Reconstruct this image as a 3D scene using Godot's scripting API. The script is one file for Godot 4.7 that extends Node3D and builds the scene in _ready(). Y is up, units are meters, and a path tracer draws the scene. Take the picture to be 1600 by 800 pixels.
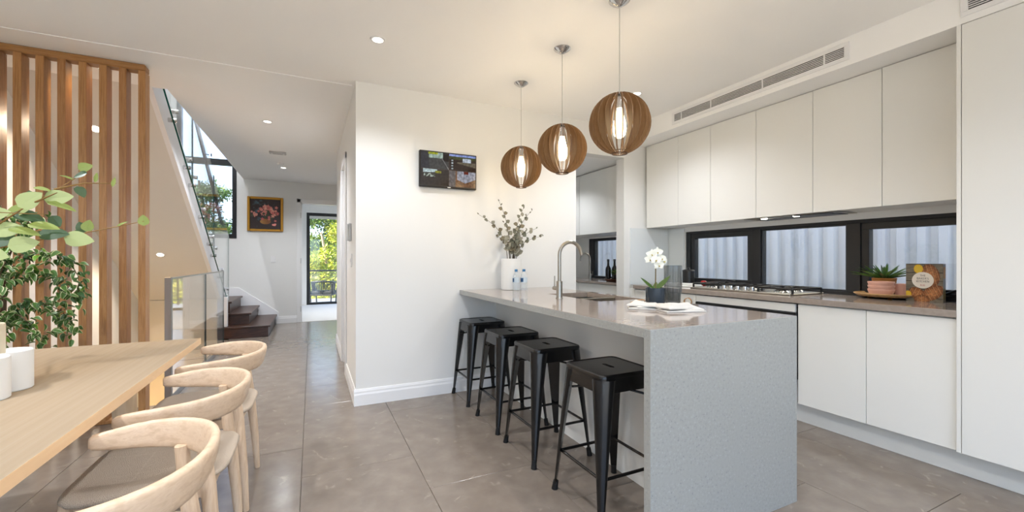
extends Node3D
# An open-plan dining room and kitchen. x runs right along the end wall, y up, -z away from the camera along the bench.

const CEIL := 2.615
const BENCH := 0.905
var used := {}
var rng := RandomNumberGenerator.new()
var cache := {}

# ------------------------------------------------------------------ naming
func numbered(n: String) -> String:
	if not used.has(n):
		used[n] = 0
		return n
	used[n] += 1
	return "%s_%03d" % [n, used[n]]

func put(o: Node3D, called: String, parent: Node) -> void:
	if parent == self:
		o.name = numbered(called)
	else:
		var n := called
		var k := 0
		while parent.has_node(n):
			k += 1
			n = "%s_%03d" % [called, k]
		o.name = n
	parent.add_child(o, true)

func obj(called: String, st, m: Material, parent: Node = self) -> MeshInstance3D:
	var o := MeshInstance3D.new()
	o.mesh = st.commit() if st is SurfaceTool else st
	o.material_override = null
	if o.mesh.get_surface_count() > 0:
		o.set_surface_override_material(0, m)
	put(o, called, parent)
	return o

func tag(o: Node3D, label: String, category: String, group := "") -> Node3D:
	o.set_meta("label", label)
	o.set_meta("category", category)
	if group != "":
		o.set_meta("group", group)
	return o

func thing(called: String, label: String, category: String, at := Vector3.ZERO, turn := 0.0, group := "") -> Node3D:
	var o := Node3D.new()
	put(o, called, self)
	o.position = at
	o.rotation.y = turn
	return tag(o, label, category, group)

func dup(src: Node3D, called: String, label: String, at: Vector3, turn := 0.0) -> Node3D:
	var r: Node3D = src.duplicate()
	r.name = numbered(called)
	add_child(r, true)
	r.position = at
	r.rotation.y = turn
	r.set_meta("label", label)
	return r

func struct(called: String, st, m: Material, label := "") -> MeshInstance3D:
	var o := obj(called, st, m)
	o.set_meta("kind", "structure")
	if label != "":
		o.set_meta("label", label)
	return o

func stuff(called: String, st, m: Material, parent: Node) -> MeshInstance3D:
	var o := obj(called, st, m, parent)
	o.set_meta("kind", "stuff")
	return o

# ------------------------------------------------------------------ mesh tools
func S() -> SurfaceTool:
	var st := SurfaceTool.new()
	st.begin(Mesh.PRIMITIVE_TRIANGLES)
	return st

func tri(st: SurfaceTool, a: Vector3, b: Vector3, c: Vector3, na: Vector3, nb: Vector3, nc: Vector3, ua := Vector2.ZERO, ub := Vector2.ZERO, uc := Vector2.ZERO) -> void:
	var x := (b - a).cross(c - a)
	if x.length_squared() < 1e-16:
		return
	st.set_normal(na); st.set_uv(ua); st.add_vertex(a)
	if x.dot(na + nb + nc) > 0.0:
		st.set_normal(nc); st.set_uv(uc); st.add_vertex(c)
		st.set_normal(nb); st.set_uv(ub); st.add_vertex(b)
	else:
		st.set_normal(nb); st.set_uv(ub); st.add_vertex(b)
		st.set_normal(nc); st.set_uv(uc); st.add_vertex(c)

func flat(st: SurfaceTool, pts: Array, n: Vector3) -> void:
	for k in range(1, pts.size() - 1):
		tri(st, pts[0], pts[k], pts[k + 1], n, n, n)

func quad(st: SurfaceTool, a: Vector3, b: Vector3, c: Vector3, d: Vector3) -> void:   # a lower left, b lower right, c upper right, d upper left, seen from the front
	var n := (b - a).cross(d - a).normalized()
	tri(st, a, b, c, n, n, n, Vector2(0, 1), Vector2(1, 1), Vector2(1, 0))
	tri(st, a, c, d, n, n, n, Vector2(0, 1), Vector2(1, 0), Vector2(0, 0))

func rbox(st: SurfaceTool, c: Vector3, s: Vector3, b := 0.002, basis := Basis()) -> SurfaceTool:
	var h := s * 0.5
	b = minf(b, minf(h.x, minf(h.y, h.z)) * 0.9)
	var ax := [Vector3.RIGHT, Vector3.UP, Vector3.BACK]
	for i in 3:
		var j := (i + 1) % 3
		var k := (i + 2) % 3
		for sg in [-1.0, 1.0]:
			var n: Vector3 = basis * (ax[i] * sg)
			var pts := []
			for q in [[-1, -1], [1, -1], [1, 1], [-1, 1]]:
				var p: Vector3 = ax[i] * sg * h[i] + ax[j] * q[0] * (h[j] - b) + ax[k] * q[1] * (h[k] - b)
				pts.append(c + basis * p)
			flat(st, pts, n)
	if b > 0.0:
		for i in 3:
			var j := (i + 1) % 3
			var k := (i + 2) % 3
			for sj in [-1.0, 1.0]:
				for sk in [-1.0, 1.0]:
					var pts := []
					for q in [[-1, 0], [1, 0], [1, 1], [-1, 1]]:
						var p: Vector3 = ax[i] * q[0] * (h[i] - b) + ax[j] * sj * (h[j] - (b if q[1] == 1 else 0.0)) + ax[k] * sk * (h[k] - (0.0 if q[1] == 1 else b))
						pts.append(c + basis * p)
					flat(st, pts, (basis * (ax[j] * sj + ax[k] * sk)).normalized())
		for sx in [-1.0, 1.0]:
			for sy in [-1.0, 1.0]:
				for sz in [-1.0, 1.0]:
					var g := Vector3(sx, sy, sz)
					var pts := []
					for i in 3:
						var p := Vector3(sx * (h.x - b), sy * (h.y - b), sz * (h.z - b))
						p[i] = g[i] * h[i]
						pts.append(c + basis * p)
					flat(st, pts, (basis * g).normalized())
	return st

func bx(st: SurfaceTool, lo: Vector3, hi: Vector3, b := 0.0) -> SurfaceTool:   # box from corner to corner
	return rbox(st, (lo + hi) * 0.5, (hi - lo).abs(), b)

func bar(st: SurfaceTool, a: Vector3, b: Vector3, w: float, d: float, ch := 0.001, up := Vector3.UP) -> SurfaceTool:   # a square bar from a to b
	var z := (b - a).normalized()
	if absf(z.dot(up)) > 0.99:
		up = Vector3.RIGHT
	var x := up.cross(z).normalized()
	return rbox(st, (a + b) * 0.5, Vector3(w, d, a.distance_to(b)), ch, Basis(x, z.cross(x), z))

func loft(st: SurfaceTool, rings: Array, cap0 := true, cap1 := true) -> SurfaceTool:   # closed rings of points, smooth; doubled points are sharp edges
	var m := rings.size()
	var n: int = rings[0].size()
	var nor := []
	var cen := []
	var turned := 0.0
	for i in m:
		var c := Vector3.ZERO
		for p in rings[i]:
			c += p
		cen.append(c / n)
	for i in m:
		var row := PackedVector3Array()
		for j in n:
			var p: Vector3 = rings[i][j]
			var jp := (j + n - 1) % n
			var jn := (j + 1) % n
			if p.distance_squared_to(rings[i][jp]) < 1e-12: jp = j
			if p.distance_squared_to(rings[i][jn]) < 1e-12: jn = j
			var ip := maxi(i - 1, 0)
			var nx := mini(i + 1, m - 1)
			if ip != i and p.distance_squared_to(rings[ip][j]) < 1e-12: ip = i
			if nx != i and p.distance_squared_to(rings[nx][j]) < 1e-12: nx = i
			var v: Vector3 = (rings[i][jn] - rings[i][jp]).cross(rings[nx][j] - rings[ip][j])
			if v.length_squared() < 1e-20:
				v = Vector3.ZERO
			row.append(v.normalized())
			turned += v.normalized().dot((p - cen[i]).normalized()) * (1.0 if i < m / 2 + 1 else 0.999)
		nor.append(row)
	for i in m:
		for j in n:
			var v: Vector3 = nor[i][j] * (1.0 if turned >= 0.0 else -1.0)
			if v == Vector3.ZERO:
				v = (rings[i][j] - cen[i]).normalized()
			nor[i][j] = v
	for i in m - 1:
		for j in n:
			var k := (j + 1) % n
			var u0 := float(j) / n
			var u1 := float(j + 1) / n
			var v0 := float(i) / (m - 1)
			var v1 := float(i + 1) / (m - 1)
			tri(st, rings[i][j], rings[i][k], rings[i + 1][k], nor[i][j], nor[i][k], nor[i + 1][k], Vector2(u0, v0), Vector2(u1, v0), Vector2(u1, v1))
			tri(st, rings[i][j], rings[i + 1][k], rings[i + 1][j], nor[i][j], nor[i + 1][k], nor[i + 1][j], Vector2(u0, v0), Vector2(u1, v1), Vector2(u0, v1))
	for e in [0, m - 1]:
		if (e == 0 and cap0) or (e == m - 1 and cap1):
			var c: Vector3 = cen[e]
			var nn: Vector3 = (cen[0] - cen[1] if e == 0 else cen[m - 1] - cen[m - 2]).normalized()
			for j in n:
				tri(st, c, rings[e][j], rings[e][(j + 1) % n], nn, nn, nn)
	return st

func tube(st: SurfaceTool, pts: Array, radii, sides := 10, cap := true) -> SurfaceTool:
	var rings := []
	var x := Vector3.ZERO
	for i in pts.size():
		var t: Vector3 = (pts[mini(i + 1, pts.size() - 1)] - pts[maxi(i - 1, 0)]).normalized()
		if i == 0:
			x = t.cross(Vector3.UP if absf(t.y) < 0.9 else Vector3.RIGHT).normalized()
		else:
			x = (x - t * x.dot(t)).normalized()
		var y := t.cross(x)
		var r: float = radii[i] if radii is Array else radii
		var ring := PackedVector3Array()
		for j in sides:
			var a := TAU * j / sides
			ring.append(pts[i] + (x * cos(a) + y * sin(a)) * r)
		rings.append(ring)
	return loft(st, rings, cap, cap)

func lathe(st: SurfaceTool, prof: Array, at := Vector3.ZERO, seg := 28, basis := Basis()) -> SurfaceTool:   # [r, y] from the bottom up the outside (and down the inside); doubled points are sharp
	var m := prof.size()
	var ns := []
	for i in m:
		var ip := maxi(i - 1, 0)
		var nx := mini(i + 1, m - 1)
		if ip != i and prof[ip] == prof[i]: ip = i
		if nx != i and prof[nx] == prof[i]: nx = i
		var d := Vector2(prof[nx][0] - prof[ip][0], prof[nx][1] - prof[ip][1])
		ns.append(Vector2(d.y, -d.x).normalized())
	for i in m - 1:
		if prof[i] == prof[i + 1]:
			continue
		for j in seg:
			var a0 := TAU * j / seg
			var a1 := TAU * (j + 1) / seg
			var e0 := Vector3(cos(a0), 0, sin(a0))
			var e1 := Vector3(cos(a1), 0, sin(a1))
			var P := []
			var N := []
			for q in [[i, e0], [i, e1], [i + 1, e1], [i + 1, e0]]:
				P.append(at + basis * (q[1] * prof[q[0]][0] + Vector3.UP * prof[q[0]][1]))
				N.append((basis * (q[1] * ns[q[0]].x + Vector3.UP * ns[q[0]].y)).normalized())
			tri(st, P[0], P[1], P[2], N[0], N[1], N[2])
			tri(st, P[0], P[2], P[3], N[0], N[2], N[3])
	return st

func prism(st: SurfaceTool, poly: PackedVector2Array, h: float, xf := Transform3D()) -> SurfaceTool:   # polygon in x, y pushed out along +z by h
	var idx := Geometry2D.triangulate_polygon(poly)
	for side in 2:
		var z := h * side
		var n := xf.basis * Vector3(0, 0, 1.0 if side == 1 else -1.0)
		for k in range(0, idx.size(), 3):
			var v := []
			for q in 3:
				v.append(xf * Vector3(poly[idx[k + q]].x, poly[idx[k + q]].y, z))
			tri(st, v[0], v[1], v[2], n, n, n)
	var cw := Geometry2D.is_polygon_clockwise(poly)
	for i in poly.size():
		var a := poly[i]
		var b := poly[(i + 1) % poly.size()]
		var d := (b - a).normalized()
		var n2 := Vector2(d.y, -d.x) * (-1.0 if cw else 1.0)
		var n := xf.basis * Vector3(n2.x, n2.y, 0)
		flat(st, [xf * Vector3(a.x, a.y, 0), xf * Vector3(b.x, b.y, 0), xf * Vector3(b.x, b.y, h), xf * Vector3(a.x, a.y, h)], n.normalized())
	return st

func leaf(l: float, w: float, tip := 0.35, fold := 0.15, curl := 0.1, cols: Array = []) -> ArrayMesh:   # a blade along +x from its stalk, its face up; cols = [middle, margin]
	var st := S()
	var n := 7
	var rows := []
	for i in n + 1:
		var t := float(i) / n
		var hw := w * 0.5 * pow(sin(PI * pow(t, 0.62 + tip * 0.4)), 0.75) if i > 0 and i < n else 0.0
		var row := []
		for s in [-1.0, -0.80, 0.0, 0.80, 1.0]:
			row.append(Vector3(t * l, -curl * l * t * t + absf(s) * hw * fold * 2.0, s * hw))
		rows.append(row)
	for i in n:
		for j in 4:
			var a: Vector3 = rows[i][j]
			var b: Vector3 = rows[i][j + 1]
			var c: Vector3 = rows[i + 1][j + 1]
			var d: Vector3 = rows[i + 1][j]
			var nn := (d - b).cross(c - a).normalized()
			if nn.y < 0.0: nn = -nn
			if cols.size():
				st.set_color(cols[1] if (j == 0 or j == 3) else cols[0])
			tri(st, a, b, c, nn, nn, nn)
			tri(st, a, c, d, nn, nn, nn)
	return st.commit()

# ------------------------------------------------------------------ materials
func mat(c: Color, rough := 0.5, metal := 0.0) -> StandardMaterial3D:
	var m := StandardMaterial3D.new()
	m.albedo_color = c
	m.roughness = rough
	m.metallic = metal
	return m

func glass(c: Color, alpha: float, rough := 0.02) -> StandardMaterial3D:
	var m := mat(Color(c.r, c.g, c.b, alpha), rough)
	m.transparency = BaseMaterial3D.TRANSPARENCY_ALPHA
	return m

func noise_tex(sd: int, freq: float, ramp: Array, size := 256, kind := FastNoiseLite.TYPE_SIMPLEX, fractal := FastNoiseLite.FRACTAL_FBM, warp := 0.0, normal := false) -> NoiseTexture2D:
	var f := FastNoiseLite.new()
	f.seed = sd
	f.noise_type = kind
	f.frequency = freq
	f.fractal_type = fractal
	f.fractal_octaves = 4
	if warp > 0.0:
		f.domain_warp_enabled = true
		f.domain_warp_amplitude = warp
		f.domain_warp_frequency = freq
	var t := NoiseTexture2D.new()
	t.width = size
	t.height = size
	t.seamless = true
	t.noise = f
	if ramp.size():
		var g := Gradient.new()
		var offs := PackedFloat32Array()
		var cols := PackedColorArray()
		for r in ramp:
			offs.append(r[0])
			cols.append(r[1])
		g.offsets = offs
		g.colors = cols
		t.color_ramp = g
	t.as_normal_map = normal
	return t

func grain(a: Color, b: Color, sc: Vector3, rough := 0.5, sd := 1) -> StandardMaterial3D:   # wood: noise drawn out along the axis whose scale is small
	var key := "grain%s%s%d" % [a, b, sd]
	if not cache.has(key):
		cache[key] = noise_tex(sd, 0.022, [[0.0, b], [0.35, a.lerp(b, 0.45)], [0.5, a], [0.62, a.lerp(b, 0.35)], [0.8, a.lightened(0.05)], [1.0, b]], 256, FastNoiseLite.TYPE_SIMPLEX, FastNoiseLite.FRACTAL_FBM, 12.0)
	var m := mat(Color.WHITE, rough)
	m.albedo_texture = cache[key]
	m.uv1_triplanar = true
	m.uv1_triplanar_sharpness = 8.0
	m.uv1_scale = sc
	return m

func emit(c: Color, e: float) -> StandardMaterial3D:
	var m := mat(Color(1, 1, 1), 0.4)
	m.emission_enabled = true
	m.emission = c
	m.emission_energy_multiplier = e
	return m

# ------------------------------------------------------------------ the scene
var white: StandardMaterial3D
var ceil_m: StandardMaterial3D
var trim_m: StandardMaterial3D
var lacquer: StandardMaterial3D
var dark_frame: StandardMaterial3D
var steel: StandardMaterial3D
var chrome: StandardMaterial3D
var black_m: StandardMaterial3D
var pane_m: StandardMaterial3D
var quartz: StandardMaterial3D
var quartz_side: StandardMaterial3D
var oak: StandardMaterial3D

func _ready() -> void:
	rng.seed = 7
	# camera: level, turned 25.54 degrees to the right of the bench's direction
	var cam := Camera3D.new()
	cam.name = "camera"
	cam.projection = Camera3D.PROJECTION_FRUSTUM
	cam.near = 0.05
	cam.far = 300.0
	cam.size = 2.0 * 0.05 * 400.0 / 655.0
	cam.frustum_offset = Vector2(0, 0.05 * 5.0 / 655.0)
	cam.position = Vector3(0, 1.18, 0)
	cam.rotation.y = -deg_to_rad(25.54)
	add_child(cam)
	cam.current = true
	var env := Environment.new()
	var sky := Sky.new()
	var sm := ProceduralSkyMaterial.new()
	sm.sky_top_color = Color(0.47, 0.63, 0.87)
	sm.sky_horizon_color = Color(0.79, 0.88, 0.96)
	sm.sky_curve = 0.25
	sm.ground_bottom_color = Color(0.45, 0.45, 0.42)
	sm.ground_horizon_color = Color(0.70, 0.72, 0.72)
	sky.sky_material = sm
	env.background_mode = Environment.BG_SKY
	env.sky = sky
	env.background_energy_multiplier = 3.3
	env.tonemap_mode = Environment.TONE_MAPPER_LINEAR
	env.tonemap_exposure = 1.36
	env.sdfgi_enabled = true
	env.ssao_enabled = true
	env.ssil_enabled = true
	var we := WorldEnvironment.new()
	we.name = "environment"
	we.environment = env
	add_child(we)
	var sun := DirectionalLight3D.new()
	sun.name = "sun"
	sun.light_color = Color(1.0, 0.95, 0.84)
	sun.light_energy = 7.0
	sun.light_angular_distance = 0.6
	sun.shadow_enabled = true
	sun.sky_mode = DirectionalLight3D.SKY_MODE_LIGHT_ONLY
	add_child(sun)
	sun.look_at_from_position(Vector3(-7, 7, 0.6), Vector3.ZERO)

	make_materials()
	shell()
	stairs()
	outside()
	kitchen()
	island()
	dining()
	fittings()
	small_things()

func make_materials() -> void:
	white = mat(Color(0.90, 0.90, 0.89), 0.75)
	ceil_m = mat(Color(0.96, 0.96, 0.955), 0.9)
	trim_m = mat(Color(0.92, 0.92, 0.92), 0.4)
	lacquer = mat(Color(0.90, 0.90, 0.885), 0.32)
	dark_frame = mat(Color(0.10, 0.105, 0.115), 0.45)
	steel = mat(Color(0.66, 0.64, 0.60), 0.3, 1.0)
	chrome = mat(Color(0.80, 0.80, 0.80), 0.15, 1.0)
	black_m = mat(Color(0.025, 0.025, 0.028), 0.3)
	pane_m = glass(Color(0.85, 0.95, 0.93), 0.02)
	quartz = mat(Color.WHITE, 0.09)
	quartz.albedo_texture = noise_tex(31, 0.05, [[0.0, Color(0.575, 0.53, 0.495)], [0.5, Color(0.60, 0.555, 0.52)], [1.0, Color(0.625, 0.58, 0.545)]], 256)
	quartz.uv1_triplanar = true
	quartz.uv1_scale = Vector3.ONE * 1.6
	quartz_side = mat(Color.WHITE, 0.3)
	var fl := noise_tex(32, 0.06, [[0.0, Color(0.44, 0.45, 0.455)], [0.15, Color(0.55, 0.56, 0.56)], [0.2, Color(0.605, 0.608, 0.590)], [0.5, Color(0.615, 0.618, 0.600)], [0.80, Color(0.62, 0.623, 0.606)], [0.86, Color(0.66, 0.67, 0.672)], [1.0, Color(0.70, 0.715, 0.72)]], 512)
	quartz_side.albedo_texture = fl
	quartz_side.uv1_triplanar = true
	quartz_side.uv1_scale = Vector3.ONE * 1.5
	oak = grain(Color(0.92, 0.785, 0.62), Color(0.905, 0.765, 0.598), Vector3(6, 6, 0.5), 0.45, 5)

func tiles(fl: Node3D) -> void:
	# 0.6 x 1.2 m tiles laid in thirds, long side away from the camera
	var mats := []
	for k in 6:
		var m := mat(Color.WHITE, 0.2)
		if not cache.has("tile"):
			cache["tile"] = noise_tex(11, 0.012, [[0.0, Color(0.470, 0.430, 0.392)], [0.4, Color(0.492, 0.452, 0.413)], [0.60, Color(0.502, 0.462, 0.423)], [1.0, Color(0.529, 0.489, 0.450)]], 512, FastNoiseLite.TYPE_SIMPLEX, FastNoiseLite.FRACTAL_FBM, 30.0)
			cache["vein"] = noise_tex(12, 0.006, [[0.0, Color(0.70, 0.66, 0.61)], [1.0, Color(0.72, 0.68, 0.63)]], 512, FastNoiseLite.TYPE_SIMPLEX, FastNoiseLite.FRACTAL_RIDGED, 40.0)
		m.albedo_texture = cache["tile"]
		m.uv1_triplanar = true
		m.uv1_scale = Vector3.ONE * 0.8
		m.uv1_offset = Vector3(0.37 * k, 0.0, 0.61 * k)
		m.detail_enabled = true
		m.detail_albedo = cache["vein"]
		m.detail_blend_mode = BaseMaterial3D.BLEND_MODE_MIX
		m.detail_mask = cache["vein_mask"] if cache.has("vein_mask") else noise_tex(12, 0.006, [[0.0, Color.BLACK], [0.80, Color.BLACK], [0.92, Color(0.25, 0.25, 0.25)], [1.0, Color(0.4, 0.4, 0.4)]], 512, FastNoiseLite.TYPE_SIMPLEX, FastNoiseLite.FRACTAL_RIDGED, 40.0)
		cache["vein_mask"] = m.detail_mask
		m.uv2_triplanar = true
		m.uv2_scale = Vector3.ONE * 0.8
		m.uv2_offset = Vector3(0.53 * k, 0.0, 0.29 * k)
		mats.append(m)
	var shapes := {}
	for region in [[-3.3, 3.22, -4.3, 0.9], [-1.1, 2.0, -8.8, -4.3]]:
		for i in range(-6, 7):
			for j in range(-9, 3):
				var x0 := -0.05 + 0.6 * i
				var z0 := -2.53 + 0.4 * posmod(i, 3) + 1.2 * j
				var xa := maxf(x0, region[0])
				var xb := minf(x0 + 0.6, region[1])
				var za := maxf(z0, region[2])
				var zb := minf(z0 + 1.2, region[3])
				if xb - xa < 0.03 or zb - za < 0.03:
					continue
				var key := "%d_%d" % [roundi((xb - xa) * 1000), roundi((zb - za) * 1000)]
				if not shapes.has(key):
					shapes[key] = rbox(S(), Vector3.ZERO, Vector3(xb - xa - 0.0025, 0.012, zb - za - 0.0025), 0.001).commit()
				var t := obj("floor_tile", shapes[key], mats[posmod(i * 5 + j * 3, 6)], fl)
				t.position = Vector3((xa + xb) * 0.5, -0.006, (za + zb) * 0.5)

func shell() -> void:
	# ---- floor: a slab round the stairwell, with its tiles
	var grout := mat(Color(0.56, 0.53, 0.50), 0.8)
	var st := S()
	bx(st, Vector3(-4.2, -0.25, -4.3), Vector3(3.85, -0.011, 2.7))
	bx(st, Vector3(-1.1, -0.25, -8.8), Vector3(2.1, -0.011, -4.3))
	bx(st, Vector3(-2.25, -0.25, -8.8), Vector3(-1.1, -0.011, -7.35))
	bx(st, Vector3(2.1, -0.25, -5.7), Vector3(3.85, -0.011, -4.3))
	var fl := struct("floor", st, grout, "grey-brown stone-look tiled floor of the open-plan room and hall")
	tiles(fl)
	# ---- carpeted room at the back
	var carpet := mat(Color(0.80, 0.79, 0.77), 0.95)
	carpet.rim_enabled = true
	carpet.rim = 0.3
	struct("floor", bx(S(), Vector3(-1.15, -0.25, -12.1), Vector3(3.25, 0.004, -8.8)), carpet, "pale carpet of the room beyond the hall doorway")
	# ---- ceiling, with an opening over the stairs
	st = S()
	bx(st, Vector3(-4.2, CEIL, -4.45), Vector3(3.85, CEIL + 0.25, 2.7))
	bx(st, Vector3(-1.1, CEIL, -8.92), Vector3(2.1, CEIL + 0.25, -4.45))
	bx(st, Vector3(2.1, CEIL, -8.92), Vector3(3.85, CEIL + 0.25, -4.45))
	struct("ceiling", st, ceil_m, "flat white plasterboard ceiling over the dining room, kitchen and hall")
	struct("trim", bx(S(), Vector3(-4.0, CEIL - 0.004, -3.705), Vector3(0.30, CEIL, -3.692)), mat(Color(0.97, 0.97, 0.97), 0.5), "thin white expansion bead across the ceiling")
	st = S()
	bx(st, Vector3(-1.15, 2.6, -12.12), Vector3(3.85, 2.86, -8.92))
	struct("ceiling", st, ceil_m, "white ceiling of the room beyond the hall doorway")
	# ---- end wall that carries the monitor, with the pantry opening
	st = S()
	bx(st, Vector3(0.32, 0, -3.71), Vector3(2.438, CEIL, -3.585))
	bx(st, Vector3(2.438, 2.28, -3.71), Vector3(3.06, CEIL, -3.585))
	bx(st, Vector3(3.06, 0, -3.71), Vector3(3.75, CEIL, -3.585))
	struct("wall_end", st, white, "white end wall with the monitor and the opening to the pantry")
	# ---- hall wall with a doorway
	st = S()
	bx(st, Vector3(0.32, 0, -4.62), Vector3(0.44, CEIL, -3.71))
	bx(st, Vector3(0.32, 2.2, -5.20), Vector3(0.44, CEIL, -4.62))
	bx(st, Vector3(0.32, 0, -6.40), Vector3(0.44, CEIL, -5.20))
	bx(st, Vector3(0.44, 0, -6.40), Vector3(2.1, CEIL, -6.28))
	struct("wall_hall", st, white, "white hall wall running back from the corner beside the monitor wall")
	struct("wall_hall_recess", bx(S(), Vector3(2.0, 0, -8.8), Vector3(2.12, CEIL, -6.28)), white)
	var d1 := struct("door_1", bx(S(), Vector3(0.385, 0.008, -5.165), Vector3(0.425, 2.17, -4.655), 0.002), trim_m, "white closed door in the hall wall")
	st = S()
	for zz in [-5.2, -4.62]:
		var o := -0.07 if zz < -5.0 else 0.0
		bx(st, Vector3(0.304, 0, zz + o), Vector3(0.32, 2.27, zz + o + 0.07), 0.004)
		bx(st, Vector3(0.32, 0, zz - 0.0 if zz < -5.0 else zz - 0.03), Vector3(0.44, 2.2, zz + 0.03 if zz < -5.0 else zz), 0.001)
	bx(st, Vector3(0.304, 2.2, -5.27), Vector3(0.32, 2.27, -4.55), 0.004)
	obj("architrave", st, trim_m, d1)
	obj("hinge", rbox(S(), Vector3(0.38, 2.0, -5.16), Vector3(0.014, 0.1, 0.012), 0.002), chrome, d1)
	# ---- back wall of the hall: stair window and doorway
	st = S()
	bx(st, Vector3(-2.3, -2.9, -8.92), Vector3(-1.2, 1.55, -8.8))
	bx(st, Vector3(-2.3, 1.55, -8.92), Vector3(-2.05, 5.3, -8.8))
	bx(st, Vector3(-2.05, 4.6, -8.92), Vector3(-1.2, 5.3, -8.8))
	bx(st, Vector3(-1.2, 0, -8.92), Vector3(-0.19, 5.3, -8.8))
	bx(st, Vector3(-0.19, 2.25, -8.92), Vector3(0.67, CEIL, -8.8))
	bx(st, Vector3(0.67, 0, -8.92), Vector3(2.12, CEIL, -8.8))
	struct("wall_back", st, white, "white back wall of the hall with the painting and the doorway")
	# doorway lining and architraves
	st = S()
	bx(st, Vector3(-0.19, 0, -8.93), Vector3(-0.165, 2.25, -8.785), 0.001)
	bx(st, Vector3(0.645, 0, -8.93), Vector3(0.67, 2.25, -8.785), 0.001)
	bx(st, Vector3(-0.19, 2.225, -8.93), Vector3(0.67, 2.25, -8.785), 0.001)
	bx(st, Vector3(-0.25, 0, -8.8), Vector3(-0.185, 2.31, -8.783), 0.004)
	bx(st, Vector3(0.665, 0, -8.8), Vector3(0.73, 2.31, -8.783), 0.004)
	bx(st, Vector3(-0.25, 2.245, -8.8), Vector3(0.73, 2.31, -8.783), 0.004)
	var d2 := struct("door_2", st, trim_m, "white door frame at the end of the hall")
	for y in [0.25, 1.15, 2.0]:
		obj("hinge", rbox(S(), Vector3(-0.183, y, -8.79), Vector3(0.008, 0.1, 0.016), 0.002), mat(Color(0.62, 0.62, 0.62), 0.4), d2)
	# ---- window over the stairs
	st = S()
	bx(st, Vector3(-2.05, 1.55, -8.90), Vector3(-1.2, 1.62, -8.79), 0.003)
	bx(st, Vector3(-2.05, 4.54, -8.90), Vector3(-1.2, 4.6, -8.79), 0.003)
	bx(st, Vector3(-1.265, 1.62, -8.90), Vector3(-1.2, 4.54, -8.79), 0.003)
	bx(st, Vector3(-2.05, 1.62, -8.90), Vector3(-1.985, 4.54, -8.79), 0.003)
	bx(st, Vector3(-1.985, 2.83, -8.90), Vector3(-1.265, 2.93, -8.79), 0.003)
	var w1 := struct("window_1", st, dark_frame, "tall dark-framed window above the stairs")
	obj("pane", bx(S(), Vector3(-1.985, 1.62, -8.853), Vector3(-1.265, 2.83, -8.847)), pane_m, w1)
	obj("pane", bx(S(), Vector3(-1.985, 2.93, -8.853), Vector3(-1.265, 4.54, -8.847)), pane_m, w1)
	# ---- stairwell and upper landing walls
	st = S()
	bx(st, Vector3(-2.25, -2.9, -8.92), Vector3(-2.13, 5.3, -3.2))
	struct("wall_stair", st, white, "wall on the far side of the stairs")
	st = S()
	bx(st, Vector3(-1.1, CEIL + 0.25, -8.92), Vector3(-0.98, 5.3, -3.2))
	bx(st, Vector3(-2.25, 2.86, -3.32), Vector3(-0.98, 5.3, -3.2))
	struct("wall_landing", st, white, "upper landing wall over the hall ceiling")
	struct("ceiling", bx(S(), Vector3(-2.25, 5.2, -8.92), Vector3(-0.98, 5.4, -3.2)), ceil_m, "upper ceiling over the stairs")
	st = S()
	bx(st, Vector3(-2.25, -2.9, -4.3), Vector3(-0.98, -0.25, -4.18))
	bx(st, Vector3(-1.1, -2.9, -7.47), Vector3(-0.98, -0.25, -4.18))
	bx(st, Vector3(-2.25, -2.9, -7.47), Vector3(-1.1, -0.25, -7.35))
	struct("wall_stairwell", st, mat(Color(0.88, 0.84, 0.76), 0.8), "cream walls of the stairwell below the floor")
	struct("floor", bx(S(), Vector3(-2.3, -3.0, -7.5), Vector3(-0.98, -2.85, -4.18)), grout, "floor at the foot of the stairwell")
	# ---- left living wall, rear wall with the sliding doors' opening
	st = S()
	bx(st, Vector3(-4.2, -0.25, -4.1), Vector3(-4.0, CEIL, 2.7))
	bx(st, Vector3(-4.0, 0, -4.1), Vector3(-2.25, CEIL, -3.98))
	struct("wall_left", st, white, "white wall beyond the dining table, out of the frame")
	st = S()
	bx(st, Vector3(-4.0, 0, 2.6), Vector3(-3.7, CEIL, 2.72))
	bx(st, Vector3(2.9, 0, 2.6), Vector3(3.75, CEIL, 2.72))
	bx(st, Vector3(-3.7, 2.4, 2.6), Vector3(2.9, CEIL, 2.72))
	struct("wall_rear", st, white, "wall behind the camera with wide open sliding doors")
	st = S()
	for x in [-3.67, -1.5, 0.7, 2.87]:
		bx(st, Vector3(x - 0.03, 0, 2.62), Vector3(x + 0.03, 2.4, 2.70), 0.003)
	bx(st, Vector3(-3.7, 2.34, 2.62), Vector3(2.9, 2.4, 2.70), 0.003)
	struct("window_2", st, dark_frame, "dark frame of the open sliding doors behind the camera")
	struct("floor", bx(S(), Vector3(-6, -0.3, 2.7), Vector3(6, -0.03, 8)), mat(Color(0.74, 0.72, 0.69), 0.8), "paved terrace behind the camera")
	# ---- kitchen wall with two strip windows
	st = S()
	bx(st, Vector3(3.7, 0, -5.7), Vector3(3.85, 0.9, 2.7))
	bx(st, Vector3(3.7, 1.478, -5.7), Vector3(3.85, CEIL, 2.7))
	bx(st, Vector3(3.7, 0.9, -5.7), Vector3(3.85, 1.478, -5.11))
	bx(st, Vector3(3.7, 0.9, -4.30), Vector3(3.85, 1.478, -3.33))
	bx(st, Vector3(3.7, 0.9, -0.95), Vector3(3.85, 1.478, 2.7))
	struct("wall_kitchen", st, white, "white kitchen wall with the strip windows behind the bench")
	kitchen_window()
	# ---- pantry
	st = S()
	bx(st, Vector3(2.18, 0, -5.7), Vector3(2.3, CEIL, -3.71))
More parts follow.
